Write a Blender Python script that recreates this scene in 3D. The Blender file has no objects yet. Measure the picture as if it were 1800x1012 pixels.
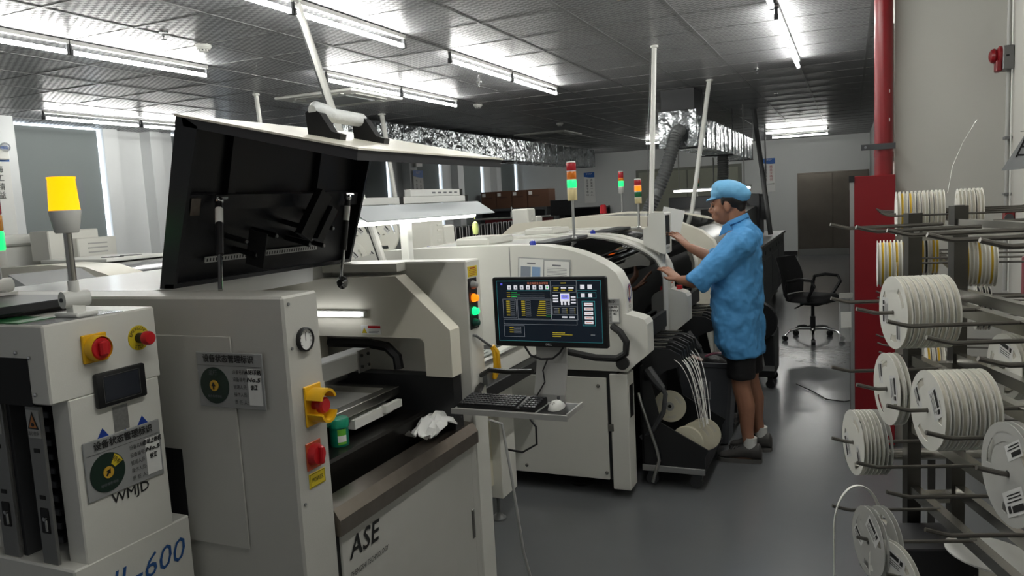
import bpy, bmesh, math, random
from mathutils import Matrix, Vector
R = math.radians
random.seed(7)
SC = bpy.context.scene
COL = SC.collection

# ------------------------------------------------------------------ camera
cd = bpy.data.cameras.new('camera')
cam = bpy.data.objects.new('camera', cd)
COL.objects.link(cam)
cd.sensor_width = 36.0
cd.lens = 36.0 * 1350.0 / 1800.0
cd.clip_start = 0.05
cd.clip_end = 80
AX = Vector((0.91487082, 0.00378938, -0.4037289))
AY = Vector((0.40030498, 0.12177345, 0.908255))
AZ = Vector((-0.05260519, 0.99255069, -0.10989007))
cam.matrix_world = Matrix(((AX[0], AX[1], -AX[2], 0.0), (AY[0], AY[1], -AY[2], 0.0),
                           (AZ[0], AZ[1], -AZ[2], 1.65), (0, 0, 0, 1)))
SC.camera = cam

# ------------------------------------------------------------------ world and exposure
w = bpy.data.worlds.new('world')
SC.world = w
w.use_nodes = True
w.node_tree.nodes['Background'].inputs[0].default_value = (0.95, 0.98, 1.0, 1)
w.node_tree.nodes['Background'].inputs[1].default_value = 0.035
SC.view_settings.view_transform = 'Standard'
SC.view_settings.look = 'None'
SC.view_settings.exposure = 2.27
SC.view_settings.gamma = 1.0
SC.view_settings.use_curve_mapping = False
TUBE = 14.0          # emission of the fluorescent ceiling tubes
DAY = 1.3            # daylight behind the blinds

# ------------------------------------------------------------------ materials
MATS = {}

def lin(c):
    r = []
    for v in c[:3]:
        v = v / 255.0
        r.append(v / 12.92 if v <= 0.04045 else ((v + 0.055) / 1.055) ** 2.4)
    return (r[0], r[1], r[2], 1.0)

def mat(name, col, rough=0.5, metal=0.0, var=0.06, scale=9.0, bump=0.0, bscale=120.0, coat=0.0, spec=0.5, alpha=None):
    if name in MATS:
        return MATS[name]
    m = bpy.data.materials.new(name)
    m.use_nodes = True
    nt = m.node_tree
    p = nt.nodes['Principled BSDF']
    c = lin(col)
    p.inputs['Roughness'].default_value = rough
    p.inputs['Metallic'].default_value = metal
    p.inputs['Specular IOR Level'].default_value = spec
    if coat:
        p.inputs['Coat Weight'].default_value = coat
        p.inputs['Coat Roughness'].default_value = 0.12
    tc = nt.nodes.new('ShaderNodeTexCoord')
    nz = nt.nodes.new('ShaderNodeTexNoise')
    nz.inputs['Scale'].default_value = scale
    nz.inputs['Detail'].default_value = 4.0
    nt.links.new(tc.outputs['Object'], nz.inputs['Vector'])
    mx = nt.nodes.new('ShaderNodeMix')
    mx.data_type = 'RGBA'
    mx.inputs['A'].default_value = [v * (1 - var) for v in c[:3]] + [1]
    mx.inputs['B'].default_value = [min(1, v * (1 + var)) for v in c[:3]] + [1]
    nt.links.new(nz.outputs['Fac'], mx.inputs['Factor'])
    nt.links.new(mx.outputs['Result'], p.inputs['Base Color'])
    if bump:
        n2 = nt.nodes.new('ShaderNodeTexNoise')
        n2.inputs['Scale'].default_value = bscale
        n2.inputs['Detail'].default_value = 3.0
        nt.links.new(tc.outputs['Object'], n2.inputs['Vector'])
        b = nt.nodes.new('ShaderNodeBump')
        b.inputs['Strength'].default_value = bump
        b.inputs['Distance'].default_value = 0.01
        nt.links.new(n2.outputs['Fac'], b.inputs['Height'])
        nt.links.new(b.outputs['Normal'], p.inputs['Normal'])
    MATS[name] = m
    return m

def emi(name, col, strength, base=None, rough=0.35):
    if name in MATS:
        return MATS[name]
    m = bpy.data.materials.new(name)
    m.use_nodes = True
    nt = m.node_tree
    p = nt.nodes['Principled BSDF']
    p.inputs['Base Color'].default_value = lin(base or col)
    p.inputs['Roughness'].default_value = rough
    p.inputs['Emission Strength'].default_value = strength
    nz = nt.nodes.new('ShaderNodeTexNoise')
    nz.inputs['Scale'].default_value = 40
    mx = nt.nodes.new('ShaderNodeMix')
    mx.data_type = 'RGBA'
    c = lin(col)
    mx.inputs['A'].default_value = [v * 0.96 for v in c[:3]] + [1]
    mx.inputs['B'].default_value = c
    nt.links.new(nz.outputs['Fac'], mx.inputs['Factor'])
    nt.links.new(mx.outputs['Result'], p.inputs['Emission Color'])
    MATS[name] = m
    return m

def clear(name, col, gloss=0.12, rough=0.05, body=0.0, bodycol=(255, 255, 255)):
    """a thin pane: tinted see-through, a mirror coat and some milky body"""
    if name in MATS:
        return MATS[name]
    m = bpy.data.materials.new(name)
    m.use_nodes = True
    nt = m.node_tree
    nt.nodes.remove(nt.nodes['Principled BSDF'])
    out = nt.nodes['Material Output']
    t = nt.nodes.new('ShaderNodeBsdfTransparent')
    t.inputs[0].default_value = lin(col)
    last = t
    if body:
        d = nt.nodes.new('ShaderNodeBsdfDiffuse')
        d.inputs[0].default_value = lin(bodycol)
        s = nt.nodes.new('ShaderNodeMixShader')
        s.inputs[0].default_value = body
        nt.links.new(t.outputs[0], s.inputs[1])
        nt.links.new(d.outputs[0], s.inputs[2])
        last = s
    g = nt.nodes.new('ShaderNodeBsdfGlossy')
    g.inputs['Roughness'].default_value = rough
    lw = nt.nodes.new('ShaderNodeLayerWeight')
    lw.inputs[0].default_value = 0.25
    mm = nt.nodes.new('ShaderNodeMath')
    mm.operation = 'MULTIPLY_ADD'
    mm.inputs[1].default_value = 0.6
    mm.inputs[2].default_value = gloss
    nt.links.new(lw.outputs['Fresnel'], mm.inputs[0])
    s2 = nt.nodes.new('ShaderNodeMixShader')
    nt.links.new(mm.outputs[0], s2.inputs[0])
    nt.links.new(last.outputs[0], s2.inputs[1])
    nt.links.new(g.outputs[0], s2.inputs[2])
    nt.links.new(s2.outputs[0], out.inputs[0])
    MATS[name] = m
    return m

# ------------------------------------------------------------------ mesh builder
def basis(axis):
    a = Vector(axis).normalized()
    t = Vector((0, 0, 1)) if abs(a.z) < 0.9 else Vector((1, 0, 0))
    u = a.cross(t).normalized()
    return u, a.cross(u).normalized(), a

class B:
    def __init__(s):
        s.v, s.f, s.m, s.mi = [], [], [], 0

    def add(s, vs, fs):
        o = len(s.v)
        s.v += [Vector(p) for p in vs]
        s.f += [tuple(i + o for i in f) for f in fs]
        s.m += [s.mi] * len(fs)
        return s

    def box(s, x0, x1, y0, y1, z0, z1, bev=0.0, seg=1, Mx=None):
        x0, x1 = min(x0, x1), max(x0, x1)
        y0, y1 = min(y0, y1), max(y0, y1)
        z0, z1 = min(z0, z1), max(z0, z1)
        vs = [Vector((x, y, z)) for x in (x0, x1) for y in (y0, y1) for z in (z0, z1)]
        fs = [(0, 1, 3, 2), (4, 6, 7, 5), (0, 4, 5, 1), (2, 3, 7, 6), (0, 2, 6, 4), (1, 5, 7, 3)]
        if bev:
            bm = bmesh.new()
            bv = [bm.verts.new(p) for p in vs]
            for f in fs:
                bm.faces.new([bv[i] for i in f])
            bmesh.ops.bevel(bm, geom=bm.edges[:], offset=bev, segments=seg, affect='EDGES', profile=0.5)
            bm.verts.index_update()
            vs = [v.co.copy() for v in bm.verts]
            fs = [[v.index for v in f.verts] for f in bm.faces]
            bm.free()
        if Mx is not None:
            vs = [Mx @ p for p in vs]
        return s.add(vs, fs)

    def cbox(s, c, d, bev=0.0, seg=1, rot=None):
        """box of size d centred on c, turned by a rotation matrix"""
        Mx = Matrix.Translation(Vector(c))
        if rot is not None:
            Mx = Mx @ rot.to_4x4()
        return s.box(-d[0] / 2, d[0] / 2, -d[1] / 2, d[1] / 2, -d[2] / 2, d[2] / 2, bev, seg, Mx)

    def bar(s, p0, p1, wd, ht, up=(0, 0, 1), bev=0.0):
        """rectangular bar from p0 to p1"""
        p0, p1 = Vector(p0), Vector(p1)
        d = p1 - p0
        L = d.length
        y = d.normalized()
        z = Vector(up)
        x = y.cross(z).normalized()
        z = x.cross(y)
        rot = Matrix((x, y, z)).transposed()
        return s.cbox((p0 + p1) / 2, (wd, L, ht), bev, 1, rot)

    def lathe(s, prof, o=(0, 0, 0), axis=(0, 0, 1), seg=20, cap=True, sweep=None):
        u, v, a = basis(axis)
        o = Vector(o)
        n = len(prof)
        vs, fs = [], []
        for i in range(seg):
            t = 2 * math.pi * i / seg
            d = u * math.cos(t) + v * math.sin(t)
            for r, h in prof:
                vs.append(o + d * r + a * h)
        for i in range(seg):
            j = (i + 1) % seg
            for k in range(n - 1):
                fs.append((i * n + k, j * n + k, j * n + k + 1, i * n + k + 1))
        if cap:
            if prof[0][0] > 1e-6:
                fs.append(tuple(i * n for i in range(seg))[::-1])
            if prof[-1][0] > 1e-6:
                fs.append(tuple(i * n + n - 1 for i in range(seg)))
        return s.add(vs, fs)

    def cyl(s, p0, p1, r0, r1=None, seg=14):
        p0, p1 = Vector(p0), Vector(p1)
        d = p1 - p0
        return s.lathe([(r0, 0), (r0 if r1 is None else r1, d.length)], p0, d, seg)

    def tube(s, pts, r, seg=8, sq=None, closed=False):
        """round tube along a polyline; r may be a list; sq squashes the section"""
        pts = [Vector(p) for p in pts]
        n = len(pts)
        rs = r if isinstance(r, (list, tuple)) else [r] * n
        vs, fs = [], []
        pu = None
        for i in range(n):
            if closed:
                d = pts[(i + 1) % n] - pts[i - 1]
            else:
                d = pts[min(i + 1, n - 1)] - pts[max(i - 1, 0)]
            d.normalize()
            if pu is None:
                u, v, _ = basis(d)
            else:
                u = (pu - d * pu.dot(d)).normalized()
                v = d.cross(u)
            pu = u
            ra, rb = rs[i] if isinstance(rs[i], (list, tuple)) else (rs[i], rs[i])
            if sq:
                rb = rb * sq
            for k in range(seg):
                t = 2 * math.pi * k / seg
                vs.append(pts[i] + u * ra * math.cos(t) + v * rb * math.sin(t))
        for i in range(n if closed else n - 1):
            for k in range(seg):
                a, b = i * seg + k, i * seg + (k + 1) % seg
                c, d2 = ((i + 1) % n) * seg + (k + 1) % seg, ((i + 1) % n) * seg + k
                fs.append((a, b, c, d2))
        if not closed:
            fs.append(tuple(range(seg))[::-1])
            fs.append(tuple(range((n - 1) * seg, n * seg)))
        return s.add(vs, fs)

    def loft(s, rings, cap=True):
        """rings: lists of equal numbers of points"""
        n = len(rings[0])
        vs = [p for r in rings for p in r]
        fs = []
        for i in range(len(rings) - 1):
            for k in range(n):
                fs.append((i * n + k, i * n + (k + 1) % n, (i + 1) * n + (k + 1) % n, (i + 1) * n + k))
        if cap:
            fs.append(tuple(range(n))[::-1])
            fs.append(tuple(range((len(rings) - 1) * n, len(rings) * n)))
        return s.add(vs, fs)

    def prism(s, poly, axis, a0, a1):
        """2D outline extruded along x (poly = y,z), y (poly = x,z) or z (poly = x,y)"""
        def P(p, a):
            return {'x': (a, p[0], p[1]), 'y': (p[0], a, p[1]), 'z': (p[0], p[1], a)}[axis]
        n = len(poly)
        vs = [P(p, a0) for p in poly] + [P(p, a1) for p in poly]
        fs = [tuple(range(n)), tuple(range(n, 2 * n))[::-1]]
        fs += [(i, (i + 1) % n, n + (i + 1) % n, n + i) for i in range(n)]
        return s.add(vs, fs)

    def ball(s, c, r, seg=14, rings=9, sc=(1, 1, 1), rot=None):
        c = Vector(c)
        vs, fs = [], []
        for i in range(rings + 1):
            a = math.pi * i / rings
            for k in range(seg):
                t = 2 * math.pi * k / seg
                p = Vector((r * sc[0] * math.sin(a) * math.cos(t), r * sc[1] * math.sin(a) * math.sin(t), r * sc[2] * math.cos(a)))
                if rot is not None:
                    p = rot @ p
                vs.append(c + p)
        for i in range(rings):
            for k in range(seg):
                fs.append((i * seg + k, i * seg + (k + 1) % seg, (i + 1) * seg + (k + 1) % seg, (i + 1) * seg + k))
        return s.add(vs, fs)

    def quad(s, a, b, c, d):
        return s.add([a, b, c, d], [(0, 1, 2, 3)])

FR = {}

def mesh_of(name, b, mats, inv=None, smooth=35):
    me = bpy.data.meshes.new(name)
    vs = [inv @ p for p in b.v] if inv is not None else b.v
    me.from_pydata([tuple(p) for p in vs], [], b.f)
    if not isinstance(mats, (list, tuple)):
        mats = [mats]
    for m in mats:
        me.materials.append(m)
    if len(mats) > 1:
        me.polygons.foreach_set('material_index', b.m)
    bm = bmesh.new()
    bm.from_mesh(me)
    bmesh.ops.remove_doubles(bm, verts=bm.verts[:], dist=1e-6)
    bmesh.ops.recalc_face_normals(bm, faces=bm.faces[:])
    bm.to_mesh(me)
    bm.free()
    if smooth:
        me.shade_smooth()
        me.set_sharp_from_angle(angle=R(smooth))
    return me

def props(o, label=None, cat=None, group=None, kind=None):
    if label: o['label'] = label
    if cat: o['category'] = cat
    if group: o['group'] = group
    if kind: o['kind'] = kind
    return o

def thing(name, label, cat, loc=(0, 0, 0), rz=0.0, group=None, world=True, fr=None):
    """an Empty at the base of a thing; parts are given in room coordinates when world is set, else in its own"""
    o = bpy.data.objects.new(name, None)
    o.empty_display_size = 0.1
    COL.objects.link(o)
    o.location = loc
    o.rotation_euler = (0, 0, rz)
    props(o, label, cat, group)
    FR[o.name] = (Matrix.Translation(Vector(loc)) @ Matrix.Rotation(rz, 4, 'Z')).inverted() if world else None
    if fr is not None:
        FR[o.name] = fr
    return o

def part(name, b, mats, parent, label=None, smooth=35, kind=None):
    inv = FR.get(parent.name)
    o = bpy.data.objects.new(name, mesh_of(name, b, mats, inv, smooth))
    COL.objects.link(o)
    o.parent = parent
    FR[o.name] = inv
    if label: o['label'] = label
    if kind: o['kind'] = kind
    return o

def solo(name, b, mats, label, cat, group=None, smooth=35, org=None):
    """a thing that is one mesh; its origin goes to the middle of its base"""
    xs = [p.x for p in b.v]; ys = [p.y for p in b.v]; zs = [p.z for p in b.v]
    org = Vector(org) if org else Vector(((min(xs) + max(xs)) / 2, (min(ys) + max(ys)) / 2, min(zs)))
    inv = Matrix.Translation(-org)
    o = bpy.data.objects.new(name, mesh_of(name, b, mats, inv, smooth))
    COL.objects.link(o)
    o.location = org
    FR[o.name] = inv
    return props(o, label, cat, group)

def struct(name, b, mats, smooth=0):
    o = bpy.data.objects.new(name, mesh_of(name, b, mats, None, smooth))
    COL.objects.link(o)
    FR[o.name] = None
    o['kind'] = 'structure'
    return o

def dup(root, loc, rz=None, label=None, group=None):
    r = root.copy()
    COL.objects.link(r)
    r.location = loc
    if rz is not None:
        r.rotation_euler = (0, 0, rz)
    props(r, label, None, group)
    def rec(src, dst):
        for ch in list(src.children):
            c = ch.copy()
            COL.objects.link(c)
            c.parent = dst
            rec(ch, c)
    rec(root, r)
    return r

ORD = ('first', 'second', 'third', 'fourth', 'fifth', 'sixth', 'seventh', 'eighth', 'ninth', 'tenth', 'eleventh', 'twelfth', 'thirteenth', 'fourteenth')

def frame(o, ex, ey):
    """4x4 with x axis ex (writing direction), y axis ey (up of the letters)"""
    ex = Vector(ex).normalized()
    ey = Vector(ey)
    ey = (ey - ex * ey.dot(ex)).normalized()
    ez = ex.cross(ey)
    Mx = Matrix((ex, ey, ez)).transposed().to_4x4()
    Mx.translation = Vector(o)
    return Mx

def text(body, size, m, parent, Mx, name='lettering', align='CENTER', wx=1.0, shear=0.0, bold=0.0, space=1.0, lift=0.0012, fit=None, ext=0.0):
    cu = bpy.data.curves.new('lettering', 'FONT')
    cu.body = body
    cu.size = size
    cu.align_x = align
    cu.align_y = 'CENTER'
    cu.shear = shear
    cu.space_character = space
    cu.resolution_u = 2
    cu.extrude = ext
    tmp = bpy.data.objects.new('tmp', cu)
    COL.objects.link(tmp)
    me = bpy.data.meshes.new_from_object(tmp)
    bpy.data.objects.remove(tmp)
    if fit and len(me.vertices):
        xs = [v.co.x for v in me.vertices]
        wx = fit / max(1e-6, max(xs) - min(xs))
    if bold and len(me.vertices):
        bm = bmesh.new()
        for i, (dx, dy) in enumerate(((0, 0), (bold, 0), (-bold, 0), (0, bold), (0, -bold))):
            m2 = me.copy()
            m2.transform(Matrix.Translation((dx, dy, .00004 * i)))
            bm.from_mesh(m2)
            bpy.data.meshes.remove(m2)
        bm.to_mesh(me)
        bm.free()
    T = Mx @ Matrix.Translation((0, 0, lift)) @ Matrix.Diagonal((wx, 1, 1, 1))
    inv = FR.get(parent.name)
    me.transform(inv @ T if inv is not None else T)
    me.name = name
    me.materials.clear()
    me.materials.append(m)
    o = bpy.data.objects.new(name, me)
    COL.objects.link(o)
    o.parent = parent
    FR[o.name] = inv
    return o

def rects(b, Mx, items):
    """flat printed rectangles (x0,y0,x1,y1,material index,lift) in the plane Mx"""
    for x0, y0, x1, y1, k, l in items:
        b.mi = k
        b.quad(*[Mx @ Vector(p) for p in ((x0, y0, l), (x1, y0, l), (x1, y1, l), (x0, y1, l))])
    b.mi = 0

# common materials
M_WHITE = mat('machine_white', (214, 213, 205), 0.38, var=0.025, scale=5, bump=0.03, bscale=260)
M_CREAM = mat('machine_cream', (222, 218, 203), 0.36, var=0.025, bump=0.04, bscale=240)
M_GREYW = mat('machine_grey_white', (186, 185, 178), 0.42, var=0.03, bump=0.06, bscale=300)
M_DECK = mat('deck_white', (224, 224, 220), 0.22, var=0.02)
M_PLAST = mat('white_plastic', (222, 222, 216), 0.4, var=0.03)
M_IVORY = mat('ivory_plastic', (212, 207, 186), 0.42, var=0.03)
M_BLACK = mat('black_plastic', (18, 18, 20), 0.42, var=0.15)
M_BLACKM = mat('black_paint', (22, 23, 25), 0.5, var=0.15)
M_LIDIN = mat('lid_inside_black', (20, 21, 24), 0.34, var=0.1, bump=0.05, bscale=300)
M_DARK = mat('dark_cavity', (12, 12, 13), 0.7, var=0.2)
M_DGREY = mat('dark_grey', (62, 63, 65), 0.5, var=0.08)
M_MGREY = mat('mid_grey', (112, 113, 113), 0.45, var=0.06)
M_LGREY = mat('light_grey', (168, 168, 164), 0.42, var=0.05)
M_STEEL = mat('stainless_steel', (176, 174, 168), 0.26, 1.0, var=0.08, scale=14)
M_CHROME = mat('chrome', (205, 205, 205), 0.12, 1.0, var=0.03)
M_ALU = mat('aluminium', (190, 190, 188), 0.34, 1.0, var=0.05)
M_BRUSH = mat('brushed_trim', (150, 141, 132), 0.33, 1.0, var=0.14, scale=22)
M_GALV = mat('galvanised_rod', (120, 117, 112), 0.38, 1.0, var=0.1, scale=30)
M_YEL = mat('safety_yellow', (224, 172, 22), 0.4, var=0.05)
M_LYEL = mat('label_yellow', (214, 190, 40), 0.5, var=0.04)
M_RED = mat('button_red', (190, 28, 34), 0.35, var=0.06)
M_INK = mat('black_ink', (24, 24, 24), 0.6, var=0.05)
M_PAPER = mat('paper_white', (226, 226, 222), 0.7, var=0.03)
M_BLUE = mat('sign_blue', (36, 96, 176), 0.5, var=0.05)
M_SIGN = mat('sign_grey_acrylic', (150, 151, 150), 0.22, var=0.03)
M_GREEND = mat('dial_dark_green', (22, 44, 34), 0.35, var=0.1)
M_GOLD = mat('dial_gold', (204, 160, 50), 0.4, var=0.05)
M_RUB = mat('rubber_black', (20, 20, 20), 0.65, var=0.1)
M_PGREY = mat('print_grey', (110, 112, 116), 0.6, var=0.05)
M_GLASSD = clear('tinted_window', (36, 33, 44), 0.05, 0.04)
M_CLEAR = clear('clear_plastic', (236, 238, 240), 0.06, 0.08, 0.12)

# ================================================================== THE ROOM
CZ = 2.85
XL, XR, YB = -8.6, 0.83, 20.2

def floor_mat():
    m = mat('epoxy_floor', (104, 106, 108), 0.3, var=0.12, scale=1.3)
    nt = m.node_tree
    p = nt.nodes['Principled BSDF']
    tc = nt.nodes.new('ShaderNodeTexCoord')
    n = nt.nodes.new('ShaderNodeTexNoise')
    n.inputs['Scale'].default_value = 1.1
    n.inputs['Detail'].default_value = 2
    nt.links.new(tc.outputs['Object'], n.inputs['Vector'])
    r = nt.nodes.new('ShaderNodeMapRange')
    r.inputs['From Min'].default_value = 0.1
    r.inputs['From Max'].default_value = 0.9
    r.inputs['To Min'].default_value = 0.19
    r.inputs['To Max'].default_value = 0.25
    nt.links.new(n.outputs['Fac'], r.inputs['Value'])
    nt.links.new(r.outputs['Result'], p.inputs['Roughness'])
    n2 = nt.nodes.new('ShaderNodeTexNoise')
    n2.inputs['Scale'].default_value = 14
    nt.links.new(tc.outputs['Object'], n2.inputs['Vector'])
    b = nt.nodes.new('ShaderNodeBump')
    b.inputs['Strength'].default_value = 0.03
    b.inputs['Distance'].default_value = 0.02
    nt.links.new(n2.outputs['Fac'], b.inputs['Height'])
    nt.links.new(b.outputs['Normal'], p.inputs['Normal'])
    return m

def tile_mat():
    """embossed film-faced ceiling tile: a fine chequer of glossier and duller rectangles"""
    m = mat('ceiling_tile', (150, 150, 152), 0.5, var=0.03)
    nt = m.node_tree
    p = nt.nodes['Principled BSDF']
    g = nt.nodes.new('ShaderNodeNewGeometry')
    mp = nt.nodes.new('ShaderNodeVectorMath')
    mp.operation = 'MULTIPLY'
    mp.inputs[1].default_value = (22.0, 40.0, 0.0)
    nt.links.new(g.outputs['Position'], mp.inputs[0])
    ad = nt.nodes.new('ShaderNodeVectorMath')
    ad.inputs[1].default_value = (0, 0, 0.5)
    nt.links.new(mp.outputs[0], ad.inputs[0])
    ck = nt.nodes.new('ShaderNodeTexChecker')
    ck.inputs['Scale'].default_value = 1.0
    nt.links.new(ad.outputs[0], ck.inputs['Vector'])
    ck.inputs['Color1'].default_value = (*[v for v in lin((152, 152, 154))[:3]], 1)
    ck.inputs['Color2'].default_value = (*[v for v in lin((116, 116, 118))[:3]], 1)
    nt.links.new(ck.outputs['Color'], p.inputs['Base Color'])
    r = nt.nodes.new('ShaderNodeMapRange')
    r.inputs['To Min'].default_value = 0.55
    r.inputs['To Max'].default_value = 0.3
    nt.links.new(ck.outputs['Fac'], r.inputs['Value'])
    nt.links.new(r.outputs['Result'], p.inputs['Roughness'])
    return m

M_FLOOR = floor_mat()
M_TILE = tile_mat()
M_BAR = mat('ceiling_grid', (120, 120, 120), 0.4, 0.3, var=0.1)
M_WALL = mat('wall_paint', (206, 208, 206), 0.6, var=0.02, scale=2, bump=0.02)
M_WALLR = mat('column_paint', (188, 187, 180), 0.6, var=0.025, scale=2, bump=0.02)
M_PIER = mat('pier_paint', (214, 216, 216), 0.6, var=0.02, scale=2)
M_BLIND = mat('roller_blind', (122, 128, 128), 0.8, var=0.03, scale=60)
M_PANE = emi('daylight_pane', (235, 245, 255), DAY)
M_SKIRT = mat('skirting_black', (24, 24, 26), 0.5)
M_DOORG = mat('door_olive', (150, 152, 136), 0.5, var=0.04)
M_DOORS = mat('door_steel', (112, 106, 98), 0.3, 1.0, var=0.16, scale=3)

struct('floor', B().box(XL - 0.4, 1.6, -3.0, YB + 0.3, -0.1, 0.0), M_FLOOR)

# ceiling: every tile is a piece of its own; the far ones are joined
ceil = struct('ceiling', B().box(XL - 0.4, 1.6, -0.6, YB + 0.3, CZ + 0.035, CZ + 0.12), M_BAR)
gx = [-0.46 - 0.6 * k for k in range(-3, 15)]
gy = [4.78 + 0.6 * k for k in range(-9, 27)]
tl = mesh_of('ceiling_tile', B().box(-0.292, 0.292, -0.292, 0.292, 0, 0.02), M_TILE, None, 0)
cells = []
for x in gx:
    for y in gy:
        cells.append((x - 0.3, y + 0.3))
def seen(c):
    v = Vector((c[0], c[1], CZ - 1.65))
    q = (v.dot(Vector((AX[0], AY[0], AZ[0]))), v.dot(Vector((AX[1], AY[1], AZ[1]))), v.dot(Vector((AX[2], AY[2], AZ[2]))))
    if q[2] < 0.3:
        return 9e9
    px, py = 900 + 1350 * q[0] / q[2], 506 - 1350 * q[1] / q[2]
    if -150 < px < 1640 and -110 < py:
        return q[2]
    return 5e3 + q[2]
cells.sort(key=seen)
for c in cells[:290]:
    o = bpy.data.objects.new('ceiling_tile', tl)
    COL.objects.link(o)
    o.parent = ceil
    o.location = (c[0], c[1], CZ)
    FR[o.name] = None
rest = B()
for c in cells[290:]:
    rest.box(c[0] - 0.292, c[0] + 0.292, c[1] - 0.292, c[1] + 0.292, CZ, CZ + 0.02)
part('ceiling_tiles', rest, M_TILE, ceil, smooth=0, kind='stuff')
for x in gx:
    part('grid_bar', B().box(x - 0.011, x + 0.011, -0.6, YB, CZ - 0.004, CZ + 0.004), M_BAR, ceil, smooth=0)
for y in gy:
    part('grid_bar', B().box(XL, 1.5, y - 0.011, y + 0.011, CZ - 0.003, CZ + 0.0045), M_BAR, ceil, smooth=0)

# walls
struct('wall_back', B().box(XL - 0.3, 0.6, YB, YB + 0.2, 0, CZ + 0.03), M_WALL)
struct('baseboard_back', B().box(-2.4, -1.2, YB - 0.012, YB, 0, 0.1), M_SKIRT)
struct('wall_right', B().box(0.83, 1.03, -3.0, 5.36, 0, CZ + 0.03), M_WALLR)
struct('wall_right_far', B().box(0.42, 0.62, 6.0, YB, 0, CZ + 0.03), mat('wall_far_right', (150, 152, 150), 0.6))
struct('wall_column', B().box(0.25, 1.03, 5.36, 6.0, 0, CZ + 0.03), M_WALLR)

# left wall: window bays between piers
wl = struct('wall_left', B().box(XL - 0.35, XL - 0.2, -3, YB, 0, CZ + 0.03), M_WALL)
SL = [2.45, 4.65, 6.85, 9.05, 11.25, 13.45, 15.65, 17.85, 20.05]
for i, s in enumerate(SL):
    b = B().box(XL - 0.2, XL, s + 0.10, s + 0.31, 0, CZ).box(XL - 0.2, XL - 0.13, s + 0.31, s + 0.76, 0, CZ)
    b.box(XL - 0.2, XL + 0.06, s + 0.76, s + 0.95, 0, CZ).box(XL - 0.2, XL, s + 0.95, s + 1.17, 0, CZ)
    part('pier', b, M_PIER, wl, smooth=0)
    part('window_parapet', B().box(XL - 0.2, XL - 0.085, s - 1.03, s + 0.1, 0, 0.9), M_PIER, wl, smooth=0)
    wn = struct('window_%d' % (i + 1), B().box(XL - 0.19, XL - 0.17, s - 1.03, s + 0.10, 0.9, CZ - 0.005), M_PANE)
    wf = B().box(XL - 0.17, XL - 0.13, s - 1.03, s + 0.1, 0.9, 0.95)
    part('window_frame', wf, M_PLAST, wn, smooth=0)
    bl = B().box(XL - 0.075, XL - 0.07, s - 1.02, s + 0.062, 0.87, CZ - 0.022)
    bl.cyl((XL - 0.072, s - 1.02, 0.87), (XL - 0.072, s + 0.062, 0.87), 0.012, seg=8)
    part('roller_blind', bl, M_BLIND, wn, label='grey fabric roller blind pulled down', smooth=0)
# the nearer column on the left, with sign and emergency lamp
struct('wall_column_left', B().box(XL, XL + 0.42, 4.7, 5.53, 0, CZ + 0.02), M_PIER)

# doors in the back wall
d2 = struct('door_1', B().box(-5.2, -2.5, YB - 0.05, YB, 0, 2.33), mat('door_frame_grey', (120, 122, 112), 0.5))
for x0, x1 in ((-5.12, -3.87), (-3.83, -2.58)):
    part('door_leaf', B().box(x0, x1, YB - 0.075, YB - 0.04, 0.02, 2.26, 0.004), M_DOORG, d2, smooth=0)
d1 = struct('door_2', B().box(-1.19, 0.40, YB - 0.03, YB, 0, 2.0), M_DOORS)
for x0, x1 in ((-1.17, -0.40), (-0.385, 0.38)):
    q = part('door_leaf', B().box(x0, x1, YB - 0.05, YB - 0.025, 0.16, 1.97, 0.004), M_DOORS, d1, smooth=0)
part('kick_plate', B().box(-1.17, 0.38, YB - 0.06, YB - 0.03, 0.0, 0.15), mat('kick_grey', (120, 120, 118), 0.45), d1, smooth=0)

# ------------------------------------------------------------------ fluorescent tubes (they light the room)
M_TUBE = emi('tube_glow', (253, 253, 248), TUBE, (250, 250, 250))
TL = [('X', -4.62, 2.38, 'bare fluorescent tube cut by the upper left edge'), ('X', -4.62, 3.56, 'bare fluorescent tube near the smoke detector at upper left'),
      ('X', -2.83, 2.40, 'bare tube cut by the top edge of the photo'), ('X', -2.83, 3.58, 'brightest bare tube at top centre above the open black lid'),
      ('X', -4.06, 5.50, 'bare tube just above the cassette air conditioner'), ('X', -4.06, 6.70, 'second bare tube right of the cassette air conditioner'),
      ('X', -2.83, 5.42, 'bare tube at ceiling centre, nearer one of its pair'), ('X', -2.83, 6.62, 'bare tube at ceiling centre, farther one of its pair'),
      ('X', -0.44, 5.48, 'bare tube near the red pipe, nearer one'), ('X', -0.44, 6.66, 'bare tube near the red pipe, farther one'),
      ('X', -7.56, 5.44, 'bare tube along the window wall at far left'), ('X', -7.56, 6.64, 'bare tube along the window wall, partly hidden by the black lid'),
      ('X', -6.4, 16.0, 'small distant tube above the silver duct, left one'), ('X', -6.33, 17.6, 'small distant tube above the silver duct, right one'),
      ('Y', 16.4, -1.56, 'distant crosswise tube before the back wall, upper one'), ('Y', 18.0, -1.58, 'distant crosswise tube before the back wall, lower one'),
      ('Y', 16.6, -4.05, 'distant crosswise tube left of the flexible hose')]
TL += [('X', -0.44, 0.4, 'bare tube added over the aisle, out of sight above the loader'), ('X', -0.44, 1.6, 'bare tube added unseen over the aisle, nearest one'), ('X', -0.44, 2.8, 'bare tube added unseen over the aisle, middle one'), ('X', -0.44, 4.0, 'bare tube added unseen over the aisle, last one')]  # tubes added out of view, continuing the row to light machine fronts and column
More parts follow.
